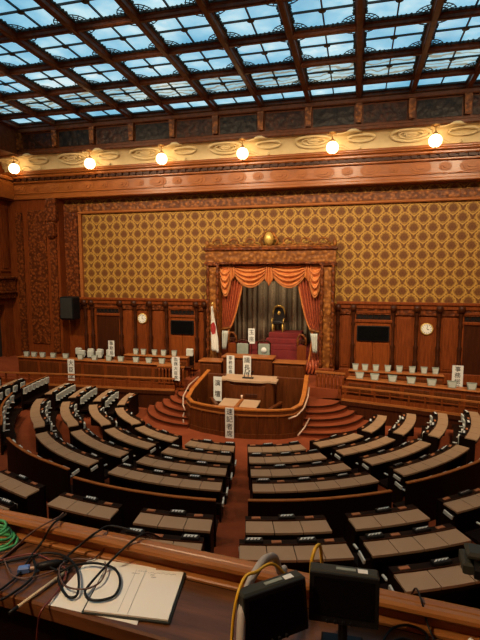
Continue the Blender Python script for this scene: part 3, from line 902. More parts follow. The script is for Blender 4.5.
# podium
e = thing('podium', 'wooden speaking podium with a wide tan top behind the stenographers desk', 'podium', (AX, 16.8, .2))
o = tuple(e.location)
MB().prism([(-4.9, 16.55), (-4.3, 16.48), (-3.2, 16.48), (-2.95, 16.55), (-2.95, 17.3), (-4.9, 17.3)], .2, 1.45).build('body', 'rostrum_wood', e, o)
MB().prism([(-5.05, 16.42), (-4.75, 16.50), (-4.45, 16.36), (-3.4, 16.36), (-3.1, 16.50), (-2.82, 16.42), (-2.82, 17.35), (-5.05, 17.35)], 1.45, 1.52).build('top', 'tan_podium', e, o)
MB().bbox(-4.6, -3.25, 16.44, 16.5, .4, 1.32, .02).build('front_panel', 'rostrum_wood', e, o)
for x0, x1 in ((-5.72, -4.95), (-2.9, -1.8)):
    MB().bbox(x0, x1, 16.95, 17.1, .2, 1.58, .02).build('side_wing', 'rostrum_wood', e, o)
MB().bbox(-4.0, -3.55, 16.43, 16.47, .85, 1.0, .02).build('drawer', 'dark_wood', e, o)
e = thing('microphone_set', 'black cluster of small microphones on the podium top', 'microphone', (-3.98, 16.75, 1.52))
MB().bbox(-.22, .22, -.06, .06, 0, .05, .015).build('base', 'black', e)
for dx in (-.15, 0, .14):
    MB().tube([(dx, 0, .04), (dx+.02, -.02, .2), (dx+.06, -.08, .3)], .014, 6).build('gooseneck', 'black', e, smooth=True)
    MB().ball((dx+.065, -.09, .31), .03, 6).build('capsule', 'black', e, smooth=True)

# president's desk and side desks above the podium
def desk_box(name, label, x0, x1, y0, y1, z0, z1, top='counter_wood', body='rostrum_wood', panels=3):
    e = thing(name, label, 'desk', ((x0+x1)/2, (y0+y1)/2, z0)); o = tuple(e.location)
    MB().bbox(x0, x1, y0, y1, z0, z1-.06, .015).build('body', body, e, o)
    MB().bbox(x0-.06, x1+.06, y0-.06, y1+.04, z1-.06, z1, .015).build('top', top, e, o)
    for i in range(panels):
        w = (x1-x0)/panels
        MB().bbox(x0+w*i+.06, x0+w*(i+1)-.06, y0-.025, y0+.01, z0+.12, z1-.16, .015).build('front_panel', body, e, o)
    return e
desk_box('presiding_desk', 'long wooden presiding desk with carved front behind the podium', -5.3, -3.25, 17.85, 18.5, 1.1, 2.14)
desk_box('side_desk', 'lower wooden desk joined to the presiding desk on the right side', -3.18, -1.95, 17.95, 18.5, 1.1, 1.98, panels=2)
desk_box('clerk_desk', 'small wooden clerk desk at the end of the rostrum beside the flag', -6.3, -5.4, 17.8, 18.4, 1.1, 1.92, panels=1)

def highchair(x, y, label, dark):
    e = thing('high_chair', label, 'chair', (x, y, 1.1), group='high backed chairs on the rostrum')
    MB().bbox(-.28, .28, -.28, .28, .42, .5, .02).build('seat', 'dark_wood', e)
    for sx in (-1, 1):
        for sy in (-1, 1): MB().tube([(sx*.24, sy*.24, 0), (sx*.24, sy*.24, .44)], .03, 6).build('leg', 'dark_wood', e)
        MB().tube([(sx*.27, .25, .5), (sx*.28, .26, 1.45)], .03, 6).build('back_post', 'dark_wood', e)
    MB().bbox(-.25, .25, .22, .28, .6, 1.40, .02).build('back_pad', 'grey_green', e)
    MB().tube([(-.27, .25, 1.40), (-.2, .25, 1.50), (0, .25, 1.56), (.2, .25, 1.50), (.27, .25, 1.40)], .045, 6).build('crest_rail', 'dark_wood', e, smooth=True)
    if dark: MB().lathe([(.13, 0), (.12, -.03), (.01, -.035)], (0, .22, 1.12), 14, 'Y').build('headrest_cushion', 'white', e, smooth=True)
highchair(-4.78, 18.85, 'high backed chair with pale green pad behind the presiding desk, flag side', False)
highchair(-3.85, 18.95, 'high backed dark crested chair with pale pad behind the presiding desk', True)

# carved screens at the sides of the dais
for x, lab in ((-5.42, 'carved wooden curl screen beside the flag side drape'), (-2.28, 'carved wooden curl screen at the foot of the drape near the red dais')):
    e = thing('carved_screen', lab, 'screen', (x, 19.75, 1.1), group='carved screens beside the throne dais')
    MB().bbox(-.2, .2, -.05, .05, 0, 1.3, .02).build('panel', 'wall_wood', e)
    MB().tube([(-.18, 0, 1.25), (-.18, 0, 1.6), (-.08, 0, 1.78), (.06, 0, 1.76), (.16, 0, 1.6), (.18, 0, 1.25)], .05, 8).build('arched_top', 'carved_fine', e, smooth=True)
    sc = MB()
    for k in range(2):
        sc.tube([(-.06+.12*k+.08*(1-i/16)*math.cos(i*.6), -.03, 1.45+.11*(1-i/16)*math.sin(i*.6)) for i in range(16)], .03, 6)
    sc.build('scrollwork', 'dark_wood', e, smooth=True)

# flag on its pole
e = thing('national_flag', 'white flag with a red disc hanging folded on a pole beside the canopy', 'flag', (-6.2, 19.25, 1.1))
MB().tube([(0, 0, 0), (0, 0, 3.05)], .022, 8).build('pole', 'brass', e, smooth=True)
MB().ball((0, 0, 3.1), .06, 8).build('finial', 'gold', e, smooth=True)
MB().lathe([(.2, 0), (.18, .06), (.05, .1), (.03, .3)], (0, 0, 0), 14).build('base', 'dark_wood', e, smooth=True)
fl_ = MB().grid(lambda u, v: (-.03+(u*.36-.10)*(.25+.75*min(1, v*1.4))+.06*v, -.05+.05*math.sin(u*11+v*2), -1.95*v-.12*u*v), 24, 20)
c = fl_.build('cloth', 'flag', e, smooth=True, solid=.008); c.location = (0, 0, 2.98)

# ------------------------------------------------------------------ ministers' and clerks' counters
def counter(name, label, p, q, zt, depth, z0, grp):
    (x0, y0), (x1, y1) = p, q
    L = math.hypot(x1-x0, y1-y0); a = math.atan2(y1-y0, x1-x0)
    e = thing(name, label, 'counter', ((x0+x1)/2, (y0+y1)/2, z0), a, grp)
    MB().bbox(-L/2, L/2, -.06, depth, zt-z0-.05, zt-z0, .015).build('worktop', 'counter_wood', e)
    MB().bbox(-L/2+.03, L/2-.03, 0, .08, 0, zt-z0-.05, .01).build('front_panel', 'wall_wood', e)
    n = max(3, int(L/1.0)); w = L/n
    for i in range(n): MB().bbox(-L/2+w*i+.08, -L/2+w*(i+1)-.08, -.025, .01, .25, zt-z0-.18, .012).build('raised_panel', 'rostrum_wood', e)
    for s in (-1, 1): MB().bbox(s*(L/2-.06)-.05, s*(L/2-.06)+.05, .02, depth-.04, 0, zt-z0-.05, .01).build('end_panel', 'wall_wood', e)
    return e
counter('front_counter', 'long panelled front counter with name stands on the dark doorway side', (-15.0, 17.4), (-7.15, 17.4), 1.75, .42, PZ, 'panelled counters on the platform')
counter('rear_counter', 'shorter rear counter behind the long counter, below the black board door', (-9.95, 18.05), (-6.95, 18.05), 1.96, .35, PZ, 'panelled counters on the platform')
counter('front_counter', 'long panelled front counter with name stands below the right clock', (-.3, 17.45), (5.6, 16.23), 1.60, .42, PZ, 'panelled counters on the platform')
counter('rear_counter', 'shorter rear counter behind the front counter below the right clock', (-.25, 17.95), (3.2, 17.80), 1.80, .32, PZ, 'panelled counters on the platform')

def stand_proto(w, h, label, loc, grp):
    e = thing('name_stand', label, 'name stand', loc, group=grp)
    MB().hexa([(-w*.38, -.05, 0), (w*.38, -.05, 0), (w*.38, .05, 0), (-w*.38, .05, 0), (-w*.5, -.04, h), (w*.5, -.04, h), (w*.5, .04, h), (-w*.5, .04, h)]).build('holder', 'grey_green', e)
    MB().hexa([(-w*.30, -.058, h*.1), (w*.30, -.058, h*.1), (w*.30, -.045, h*.1), (-w*.30, -.045, h*.1), (-w*.40, -.05, h*.86), (w*.40, -.05, h*.86), (w*.40, -.035, h*.86), (-w*.40, -.035, h*.86)]).build('card', 'card', e)
    return e
def row_of(xs, yfn, z, w, h, where, grp, start='dark doorway end'):
    pr = None
    for i, x in enumerate(xs):
        lab = '%s white name stand from the %s, %s' % (ORD[i+1], start, where)
        if pr is None: pr = stand_proto(w, h, lab, (x, yfn(x), z), grp)
        else: dup(pr, (x, yfn(x), z), lab)
row_of([-14.6, -14.2, -13.75, -13.2, -12.55, -11.8, -11.1, -10.4, -9.82, -9.1, -8.5, -7.9, -7.35], lambda x: 17.52, 1.75, .28, .22, 'on the long front counter', 'name stands on the long front counter', 'corner')
row_of([-9.45, -9.08, -8.55, -8.12, -7.62], lambda x: 18.2, 1.96, .24, .25, 'rear counter beneath the first black board', 'name stands on the rear counter')
row_of([.18, .72, 1.34, 1.97, 2.64, 3.28, 3.88], lambda x: 17.45-(x+.3)*.2068+.12, 1.60, .32, .24, 'front counter below the right clock', 'name stands on the clerks front counter', 'canopy pillar')
row_of([.02, .38, .78, 1.22, 1.64, 2.10, 2.52, 2.92], lambda x: 18.02, 1.80, .24, .25, 'rear counter below the right clock', 'name stands on the clerks rear counter', 'canopy pillar')

# chairs with pale covers standing behind the counters
def covered_chair(x, y, z, label, rz=0):
    e = thing('covered_chair', label, 'chair', (x, y, z), rz, 'chairs with pale covers behind the counter')
    MB().bbox(-.2, .2, -.2, .2, .40, .47, .02).build('seat', 'dark_wood', e)
    for sx in (-1, 1):
        for sy in (-1, 1): MB().tube([(sx*.17, sy*.17, 0), (sx*.17, sy*.17, .41)], .022, 6).build('leg', 'black_wood', e)
    MB().bbox(-.18, .18, .15, .2, .47, .95, .02).build('backrest', 'black_wood', e)
    MB().bbox(-.15, .15, .12, .22, .86, 1.20, .03).build('headrest_cover', 'cloth_white', e)
    return e
ch0 = None
for i, (x, y) in enumerate([(-12.45, 18.45), (-12.0, 18.45), (-11.55, 18.45), (-12.3, 18.95), (-11.8, 18.95), (-11.3, 18.95)]):
    lab = 'pale covered chair in the %s rank before the dark doorway, %s along' % (('front', 'rear')[i//3], ORD[i % 3+1])
    if ch0 is None: ch0 = covered_chair(x, y, PZ, lab)
    else: dup(ch0, (x, y, PZ), lab)
dup(ch0, (-13.0, 19.0, PZ), 'pale covered chair standing alone under the loudspeaker')
dup(ch0, (-6.95, 18.15, 1.1), 'pale covered chair beyond the long paper sign beside the flag')

# ------------------------------------------------------------------ paper signs
def sign(body, x, y, ztop, w, h, label, chars=None, tilt=0):
    e = thing('paper_sign', label, 'sign', (x, y, ztop-h), tilt, 'white paper signs with black characters')
    MB().box(-w/2, w/2, -.006, .006, 0, h).build('sheet', 'white', e)
    n = len(body); s = min(w*.78, h*.86/n)
    for i, ch in enumerate(body):
        tm = text_mb(ch, s)
        zc = h-(i+.62)*h/(n+.25)
        m2 = MB(); m2.add([(p[0], -.008-p[2], p[1]+zc) for p in tm.v], tm.f)
        m2.build('character', 'ink', e)
    return e
sign('速記者席', -4.05, 14.36, 1.06, .30, 1.08, 'tall paper sign with four characters on the curved enclosure front')
sign('演壇', -5.08, 16.33, 1.62, .33, .95, 'paper sign with two large characters at the podium corner', tilt=-.05)
sign('事務総長席', -4.95, 17.72, 2.2, .33, 1.0, 'paper sign with five small characters on the presiding desk front')
sign('議長席', -4.25, 17.70, 2.22, .33, 1.0, 'paper sign with three characters on the presiding desk above the microphones', tilt=-.04)
sign('玉座', -4.5, 19.6, 3.1, .30, .68, 'small paper sign with two characters standing below the striped curtain')
sign('大臣席', -12.15, 17.30, 1.78, .33, .98, 'paper sign with three characters hanging on the counter near the loudspeaker')
sign('事務局', -10.75, 18.35, 2.5, .30, .72, 'paper sign with three characters standing before the dark doorway')
sign('国務大臣席', -7.08, 17.05, 2.16, .33, .98, 'paper sign with five small characters on the baluster fence near the flag')
sign('事務総局', 3.52, 17.2, 2.32, .36, .95, 'paper sign with four characters beside the right clock counter')
for x, y, z in ((-4.5, 19.6, 2.42), (-10.75, 18.35, 1.78), (3.52, 17.2, 1.37)):
    e = thing('sign_post', 'slim dark post holding up the paper sign ' + ('below the striped curtain' if y > 19 else 'before the dark doorway' if x < 0 else 'by the right clock'), 'post', (x, y+.03, PZ if y < 19 else 1.1))
    hh = z-e.location[2]+.3
    MB().tube([(0, 0, 0), (0, 0, hh)], .02, 6).build('post', 'dark_wood', e); MB().bbox(-.12, .12, -.12, .12, 0, .04, .01).build('foot', 'dark_wood', e)

# ------------------------------------------------------------------ members' desks
ROWR = {1: 3.75, 2: 4.68, 3: 5.64, 4: 6.58, 5: 8.62, 6: 9.5, 7: 10.42}
ROWZ = {1: .78, 2: .88, 3: .98, 4: 1.08, 5: 1.40, 6: 1.52, 7: 1.64}
BLOCK = {
    'C': (-14.5, 9.6, 'centre block facing the podium', [4, 5, 5, 6]),
    'D': (15.4, 39.6, 'block below the right side stair', [4, 5, 5, 6]),
    'L': (-20.2, -46.6, 'block below the flag side stair', [4, 4, 5, 6]),
    'E': (45.3, 68.0, 'second block out on the right side', [3, 4, 5, 6]),
    'H': (-51.5, -78.0, 'second block out on the flag side', [3, 4, 5, 6]),
    'F': (73.5, 95.0, 'wing under the right side railing', [3, 4, 4, 5]),
    'G': (-83.0, -100.0, 'wing under the flag side railing', [3, 4, 5, 6])}
def arcstrip(r0, r1, a0, a1, z00, z01, z10, z11, n):
    # slab between radii r0 (inner) and r1; bottom z00 (inner) z10 (outer), top z01, z11
    mb = MB(); vs = []; fs = []
    for i in range(n+1):
        a = a0+(a1-a0)*i/n
        vs += [fan(r0, a, z00), fan(r1, a, z10), fan(r1, a, z11), fan(r0, a, z01)]
    for i in range(n):
        for k in range(4): l = (k+1) % 4; fs.append((i*4+k, i*4+l, i*4+4+l, i*4+4+k))
    fs += [(0, 1, 2, 3), (n*4+3, n*4+2, n*4+1, n*4)]
    return mb.add(vs, fs)

def seats_on(e, o, r, a0, a1, zt, n, wide):
    # seats with pale back covers fixed on the front of the desk behind
    zf = lerp_tab(FZ, r-.2)
    arcstrip(r-.33, r+.01, a0, a1, zf+.30, zf+.37, zf+.28, zf+.35, max(4, n*2)).build('bench_seat', 'black_wood', e, o)
    for i in range(n):
        a = a0+(a1-a0)*(i+.5)/n
        p = fan(r-.045, a, zt-.15); q = R(a)
        c = MB().obox(p, (.22, .05, .24), q, rx=-.10).build('seat_back_cover', 'cloth_white', e, o)
        s = fan(r-.12, a+ (3.0 if a0 > a1 else -3.0)*.4, zt-.22)
        MB().obox(s, (.035, .12, .025), q).build('armrest', 'cloth_white', c, o)

def end_plate(e, o, r, a, sg, z):
    q = R(a)
    p = fan(r, a+sg*math.degrees(.13/r), z)
    pl = MB().obox(p, (.03, .19, .07), q, rx=.2).build('end_plate', 'cloth_white', e, o)
    p = fan(r, a+sg*math.degrees(.06/r), z-.05)
    MB().obox(p, (.14, .05, .03), q).build('bracket', 'black_wood', pl, o)

def assembly_desk(row, a0, a1, n, label, grp, seats=True, plate=None, rr=None):
    r1 = ROWR[row] if rr is None else rr
    zt = ROWZ[row]; r0 = r1-.44
    s = 1 if a1 > a0 else -1
    am = (a0+a1)/2; zf = lerp_tab(FZ, r1-.3)
    c = fan(r1-.3, am, zf)
    e = thing('assembly_desk', label, 'desk', c, group=grp); o = c
    nseg = max(4, n*2)
    da = s*math.degrees(.02/r1)
    bd = arcstrip(r0, r0+.05, a0, a1, zf-.06, zt+.02, zf-.06, zt+.02, nseg); bd.build('front_panel', 'black_wood', e, o)
    for a in (a0, a1-2*da):
        arcstrip(r0, r1-.04, a, a+2*da, zf-.06, zt-.02, zf-.06, zt-.03, 1).build('end_panel', 'black_wood', e, o)
    arcstrip(r0+.04, r1-.02, a0+da, a1-da, zt-.10, zt-.015, zt-.12, zt-.03, nseg).build('apron', 'black_wood', e, o)
    arcstrip(r0, r0+.135, a0, a1, zt-.01, zt+.025, zt-.01, zt+.025, nseg).build('ledge', 'black_wood', e, o)
    gap = math.degrees(.007/r1)
    for i in range(n):
        b0 = a0+(a1-a0)*i/n+s*gap; b1 = a0+(a1-a0)*(i+1)/n-s*gap
        arcstrip(r0+.14, r1, b0, b1, zt-.02, zt+.012, zt-.05, zt-.012, 3).build('writing_panel', 'tan', e, o)
        q = R((b0+b1)/2)
        if i % 2 == (row % 2):
            p = fan(r0+.065, b0*.45+b1*.55, zt+.05)
            vb = MB().obox(p, (.28, .10, .05), q).build('voting_box', 'black', e, o)
            comb = [(-.105, .026), (.105, .026)]
            for k in (3, 2, 1, 0):
                dx = (k-1.5)*.054; comb += [(dx+.015, .020), (dx+.015, -.030), (dx-.015, -.030), (dx-.015, .020)]
            bt = MB().prism([(p[0]+x*math.cos(q)+y*math.sin(q)*1.0, p[1]+x*math.sin(q)-y*math.cos(q)*-1.0) for x, y in comb][::-1], p[2]+.024, p[2]+.034)
            bt.build('push_buttons', 'white', vb, o)  # raised white voting buttons, joined in one comb
        else:
            p = fan(r0+.065, b0*.6+b1*.4, zt+.030)
            MB().obox(p, (.15, .06, .02), q).build('card_tray', 'orange', e, o)
    arcstrip(r0+.128, r0+.137, a0, a1, zt+.01, zt+.035, zt+.01, zt+.035, nseg).build('wood_edge', 'dark_wood', e, o)
    if seats: seats_on(e, o, r0, a0, a1, zt, n, 1)
    if plate is not None:
        a = a0 if plate == 0 else a1
        sg = -s if plate == 0 else s
        end_plate(e, o, r1-.06, a, sg, zt-.06)
    return e

for key, (a0, a1, where, ns) in BLOCK.items():
    for row in (1, 2, 3, 4):
        rowpos = {1: 'front row', 2: 'second row', 3: 'third row', 4: 'fourth row'}[row]
        pl = {'C': 1, 'D': None, 'L': 0, 'E': 0, 'H': None, 'F': None, 'G': None}[key]
        b0, b1 = a0, a1
        if key == 'C' and row == 1: b0 = -13.2
        if key in 'GF' and row <= 2: b1 = a1+(-.5 if key == 'G' else 1)
        if key == 'G': b1 = {1: -101.5, 2: -99.5, 3: -97.5, 4: -95.5}[row]
        assembly_desk(row, b0, b1, ns[row-1], 'curved tan topped desk, %s, %s' % (rowpos, where), 'members desks, '+where, row > 1, pl if row > 1 else None)

REAR = [(5, -11.0, -1.7, 3, 'rear row five, just beyond the foreground notebook corner', None), (5, 1.2, 10.2, 3, 'rear row five behind the centre block partition end', None), (5, 14.0, 23.4, 3, 'rear row five just above the monitors, beside the aisle', None),
        (5, 26.0, 35.2, 3, 'rear row five, second from the monitors on the right side', None), (5, 39.0, 50.0, 4, 'rear row five at the picture edge on the right side', 0), (5, -24.5, -14.8, 3, 'rear row five at the picture edge on the flag side', None),
        (6, 1.6, 10.0, 3, 'rear row six, mostly hidden by the gallery rail', None), (6, 13.4, 23.4, 4, 'rear row six touching the monitors in view', None), (6, 25.0, 35.0, 4, 'rear row six, right side, white plate at its end', 0),
        (7, 24.9, 33.0, 3, 'rear row seven behind the black video camera', 0), (6, -20.5, -12.4, 3, 'rear row six, half hidden by the rail, flag side', None), (6, 39.5, 50.0, 3, 'rear row six at the picture edge, right side', 0)]
for row, a0, a1, n, where, pl in REAR:
    assembly_desk(row, a0, a1, n, 'tan topped desk in '+where, 'members desks in the rear rows', row > 5, pl)

# bench backs (tall partitions) behind the fourth row
def bench_back(a0, a1, r, zt, label, n, covers=True, plate=None):
    am = (a0+a1)/2; zf = lerp_tab(FZ, r); c = fan(r, am, zf)
    e = thing('curved_partition', label, 'partition', c, group='curved bench backs behind the fourth row'); o = c
    arcstrip(r-.06, r+.0, a0, a1, zf-.06, zt-.03, zf-.06, zt-.03, 16).build('panel', 'black_wood', e, o)
    arcstrip(r-.065, r+.003, a0, a1, zt-.03, zt-.008, zt-.03, zt-.008, 16).build('cap_rail', 'counter_wood', e, o)
    if covers: seats_on(e, o, r-.06, a0, a1, zt-.02, n, 1)
    if plate is not None:
        s = 1 if a1 > a0 else -1
        end_plate(e, o, r-.10, a0 if plate == 0 else a1, -s if plate == 0 else s, zt-.08)
bench_back(-14.0, 9.9, 7.62, 1.40, 'tall curved bench back with a pale top rail behind the centre block', 6, True, 1)
bench_back(14.4, 35.5, 7.58, 1.40, 'tall curved bench back behind the block beside the right side stair', 6, True, None)
bench_back(-17.0, -40.0, 7.42, 1.40, 'tall curved bench back behind the block beside the flag side stair', 6, True, 0)
bench_back(39.3, 60.0, 7.42, 1.40, 'tall curved bench back behind the outer block on the right side', 6, True, 0)
bench_back(-50.5, -77.0, 7.45, 1.34, 'tall curved bench back behind the outer block on the flag side', 6, True, None)
bench_back(-82.0, -95.0, 7.45, 1.34, 'tall curved bench back behind the wing block on the flag side', 6, True, None)
bench_back(65.0, 95.0, 7.45, 1.34, 'tall curved bench back behind the wing block on the right side', 6, True, None)
# outermost wing desks on the flag side
for row, r, a0, a1, n, z, lab in ((5, 8.45, -70, -90.5, 6, 1.28, 'inner'), (6, 9.35, -72, -88.5, 5, 1.38, 'middle'), (7, 10.25, -76, -87.5, 4, 1.48, 'outer')):
    keep = dict(ROWZ); ROWZ[row] = z
    assembly_desk(row, a0, a1, n, 'tan topped desk, %s row, outermost flag side wing' % lab, 'members desks in the outermost wing', True, None, r)
    ROWZ.update(keep)

# ------------------------------------------------------------------ press gallery in the foreground
GZ = 4.6
e = thing('press_desk', 'long worn wooden press desk with a raised rail along the gallery front', 'desk', (0, 0, GZ-.9), R(-4.1))
o = (0, 0, GZ-.9)
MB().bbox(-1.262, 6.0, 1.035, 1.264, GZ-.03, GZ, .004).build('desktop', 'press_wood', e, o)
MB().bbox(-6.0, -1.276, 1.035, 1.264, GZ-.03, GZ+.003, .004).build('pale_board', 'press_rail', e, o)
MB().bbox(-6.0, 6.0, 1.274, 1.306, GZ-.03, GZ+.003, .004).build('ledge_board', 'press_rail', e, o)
MB().box(-6.0, 6.0, 1.26, 1.276, GZ-.03, GZ-.008).box(-1.278, -1.26, 1.035, 1.27, GZ-.03, GZ-.008).build('groove_strip', 'black_wood', e, o)
rl = MB()
prof = [(1.300, GZ-.02), (1.300, GZ+.042), (1.276, GZ+.044), (1.270, GZ+.052), (1.272, GZ+.062), (1.282, GZ+.067), (1.297, GZ+.066), (1.300, GZ+.062), (1.304, GZ+.066), (1.318, GZ+.070), (1.328, GZ+.066), (1.334, GZ+.055), (1.334, GZ-.02)]
vs = [(-6.0, y, z) for y, z in prof]+[(6.0, y, z) for y, z in prof]; n = len(prof)
rl.add(vs, [tuple(range(n)), tuple(range(2*n-1, n-1, -1))]+[(i, (i+1) % n, n+(i+1) % n, n+i) for i in range(n)])
rl.build('rail', 'press_rail', e, o)
MB().bbox(-6.0, 6.0, 1.02, 1.045, GZ-.05, GZ+.002, .006).build('front_edge', 'press_wood', e, o)
MB().box(-6.0, 6.0, 1.302, 1.332, GZ-1.6, GZ-.02).build('parapet', 'wall_wood', e, o)
MB().box(-6.0, 6.0, 1.06, 1.09, GZ-.9, GZ-.05).build('knee_panel', 'black_wood', e, o)
struct('floor_gallery', MB().box(-7, 7, YB, 1.25, 3.4, 3.7), 'dark_wood')

# notebook, loose sheet
nb = [(-0.794, 1.284), (-0.531, 1.320), (-0.499, 1.114), (-0.753, 1.088)]      # TL TR BR BL
e = thing('notebook', 'open notebook with faint pencil writing and grey cover edge on the press desk', 'notebook', (-.65, 1.22, GZ))
o = tuple(e.location)
def quad(pts, z0, z1, gx=0):
    cx = sum(p[0] for p in pts)/4; cy = sum(p[1] for p in pts)/4
    pp = [(p[0]+(gx if p[0] > cx else -gx), p[1]+(gx if p[1] > cy else -gx)) for p in pts]
    return MB().prism([pp[3], pp[2], pp[1], pp[0]], z0, z1)
quad(nb, GZ+.003, GZ+.007, .006).build('cover', 'monitor_top', e, o)
def bil(u, v): 
    a = Vector(nb[0]).lerp(Vector(nb[1]), u); b = Vector(nb[3]).lerp(Vector(nb[2]), u); return a.lerp(b, v)
for u0, u1 in ((.0, .52), (.525, 1.0)):
    MB().prism([bil(u0, 1), bil(u1, 1), bil(u1, 0), bil(u0, 0)], GZ+.007, GZ+.012).build('page', 'paper', e, o)
wr_ = MB()
for (u, v, w) in ((.42, .06, .12), (.56, .08, .36), (.60, .13, .05), (.62, .18, .06), (.05, .10, .06), (.36, .12, .1)):
    k = 14
    for i in range(k):
        a = bil(u+w*i/k, v+.012*math.sin(i*2.3)); b_ = bil(u+w*(i+.8)/k, v+.012*math.sin(i*2.3+1.7))
        wr_.tube([(a.x, a.y, GZ+.0122), (b_.x, b_.y, GZ+.0122)], .0009, 4)
for u in (.40, .52): 
    a, b_ = bil(u, .03), bil(u, .97); wr_.tube([(a.x, a.y, GZ+.0122), (b_.x, b_.y, GZ+.0122)], .0007, 4)
wr_.build('pencil_writing', 'pencil', e, o)
e = MB().prism([(-0.877, 1.090), (-0.581, 1.085), (-0.635, 1.330), (-0.883, 1.322)], GZ+.001, GZ+.003).build('loose_sheet', 'paper', None, (-.75, 1.2, GZ)); tag(e, 'loose white paper sheet lying partly beneath the open notebook', 'paper')
e = thing('pen', 'slim tan pen lying aslant beside the coiled black cable', 'pen', (-.934, 1.155, GZ+.004), R(18))
MB().tube([(-.05, -.09, .004), (.045, .07, .004)], .0055, 8).build('barrel', 'pen', e, smooth=True); MB().tube([(.045, .07, .004), (.062, .10, .004)], [.0055, .0015], 8).build('tip', 'black', e, smooth=True); MB().tube([(-.05, -.09, .004), (-.065, -.115, .004)], .0058, 8).build('cap', 'black', e, smooth=True)

# cables: smooth curves through control points
def spline(pts, n=10):
    pts = [Vector(p) for p in pts]; out = []
    P = [pts[0]]+pts+[pts[-1]]
    for i in range(1, len(P)-2):
        for k in range(n):
            t = k/n; p0, p1, p2, p3 = P[i-1], P[i], P[i+1], P[i+2]
            out.append(.5*((2*p1)+(-p0+p2)*t+(2*p0-5*p1+4*p2-p3)*t*t+(-p0+3*p1-3*p2+p3)*t**3))
    out.append(pts[-1]); return out
def cable(name, label, pts, r, mat, grp=None):
    c = (pts[0][0], pts[0][1], GZ)
    o_ = MB().tube(spline(pts), r, 8).build(name, mat, None, c, smooth=True)
    return tag(o_, label, 'cable', grp)
def loop(cx, cy, rx, ry, z, n=14, ph=0, turns=1.0):
    return [(cx+rx*math.cos(ph+2*PI*turns*i/n), cy+ry*math.sin(ph+2*PI*turns*i/n), z+.006*math.sin(i*1.1)) for i in range(n+1)]
cable('cable', 'black cable looping from the rail to the desk corner across the loose sheet', [(-0.733, 1.488, 4.600), (-0.711, 1.382, 4.682), (-0.833, 1.389, 4.690), (-0.870, 1.350, 4.684), (-0.925, 1.328, 4.640), (-0.952, 1.279, 4.615), (-0.944, 1.241, 4.612), (-0.901, 1.175, 4.612), (-0.837, 1.126, 4.612), (-0.808, 1.131, 4.614), (-0.832, 1.181, 4.620), (-0.894, 1.252, 4.620), (-0.973, 1.291, 4.618), (-1.041, 1.290, 4.615), (-1.082, 1.264, 4.610), (-1.127, 1.230, 4.610), (-1.190, 1.192, 4.610)], 0.0040, 'black')
cable('cable', 'black cable looping over the open notebook', [(-0.697, 1.498, 4.600), (-0.698, 1.395, 4.680), (-0.721, 1.348, 4.682), (-0.751, 1.311, 4.660), (-0.783, 1.255, 4.630), (-0.791, 1.174, 4.622), (-0.787, 1.146, 4.620), (-0.758, 1.122, 4.620), (-0.718, 1.128, 4.620), (-0.691, 1.157, 4.620), (-0.705, 1.214, 4.620), (-0.748, 1.263, 4.620), (-0.792, 1.270, 4.626), (-0.852, 1.274, 4.620), (-0.899, 1.243, 4.622), (-0.929, 1.219, 4.615), (-0.977, 1.232, 4.612)], 0.0040, 'black')
cable('cable', 'brown cable ring lying across the loose sheet', [(-0.847, 1.385, 4.675), (-0.844, 1.366, 4.660), (-0.851, 1.368, 4.620), (-0.857, 1.351, 4.610), (-0.864, 1.306, 4.612), (-0.921, 1.291, 4.612), (-0.944, 1.246, 4.616), (-0.907, 1.189, 4.618), (-0.854, 1.152, 4.620), (-0.791, 1.153, 4.624), (-0.762, 1.191, 4.626), (-0.774, 1.247, 4.630), (-0.797, 1.278, 4.630)], 0.0028, 'brown_cable')
cable('cable', 'black cable coming over the rail beside the brown one', [(-1.078, 1.466, 4.660), (-1.050, 1.397, 4.685), (-1.055, 1.352, 4.682), (-1.084, 1.331, 4.625), (-1.082, 1.274, 4.611), (-1.054, 1.173, 4.610), (-1.058, 1.099, 4.610), (-1.073, 1.059, 4.610)], 0.0040, 'black')
cable('cable', 'brown cable coming over the rail toward the green coil', [(-1.094, 1.469, 4.660), (-1.063, 1.403, 4.684), (-1.085, 1.352, 4.682), (-1.132, 1.328, 4.650), (-1.170, 1.280, 4.612), (-1.173, 1.191, 4.610)], 0.0034, 'brown_cable')
cable('cable', 'dark red cable curving along the desk and hanging over its edge', [(-1.183, 1.210, 4.610), (-1.127, 1.259, 4.610), (-1.074, 1.281, 4.612), (-1.002, 1.266, 4.611), (-0.916, 1.233, 4.611), (-0.881, 1.143, 4.611), (-0.877, 1.062, 4.607), (-0.898, 1.068, 4.550), (-0.922, 1.083, 4.450)], 0.0030, 'red_cable')
cable('cable', 'thin beige cable leading to the black plug', [(-1.156, 1.227, 4.611), (-1.072, 1.167, 4.611), (-1.009, 1.165, 4.613), (-0.960, 1.210, 4.612), (-0.929, 1.252, 4.611)], 0.0028, 'brown_cable')
cable('cable', 'short black cable bowed over the desk corner below the green coil', [(-1.054, 1.250, 4.613), (-1.007, 1.197, 4.613), (-0.998, 1.151, 4.611), (-1.010, 1.087, 4.611), (-1.027, 1.065, 4.608)], 0.0042, 'black')
e = thing('green_cable_coil', 'green cable wound in a coil on the ledge at the picture corner', 'cable', (-1.262, 1.31, GZ))
for i in range(5):
    MB().tube(spline(loop(-.01*i, .006*i-.01, .085-.006*i, .058-.005*i, .014+.011*i, 14, i, 1.0), 4), .0055, 6).build('turn', 'green', e, smooth=True)
e = thing('blue_connector', 'small blue cable connector lying between the loops', 'connector', (-1.055, 1.201, GZ), .5)
MB().bbox(-.018, .018, -.012, .012, 0, .022, .004).build('shell', 'blue', e); MB().tube([(.018, 0, .010), (.035, 0, .010)], .006, 8).build('plug', 'pale_brass', e)
e = thing('black_plug', 'black plug on the cable next to the pen', 'plug', (-.984, 1.241, GZ), .55)
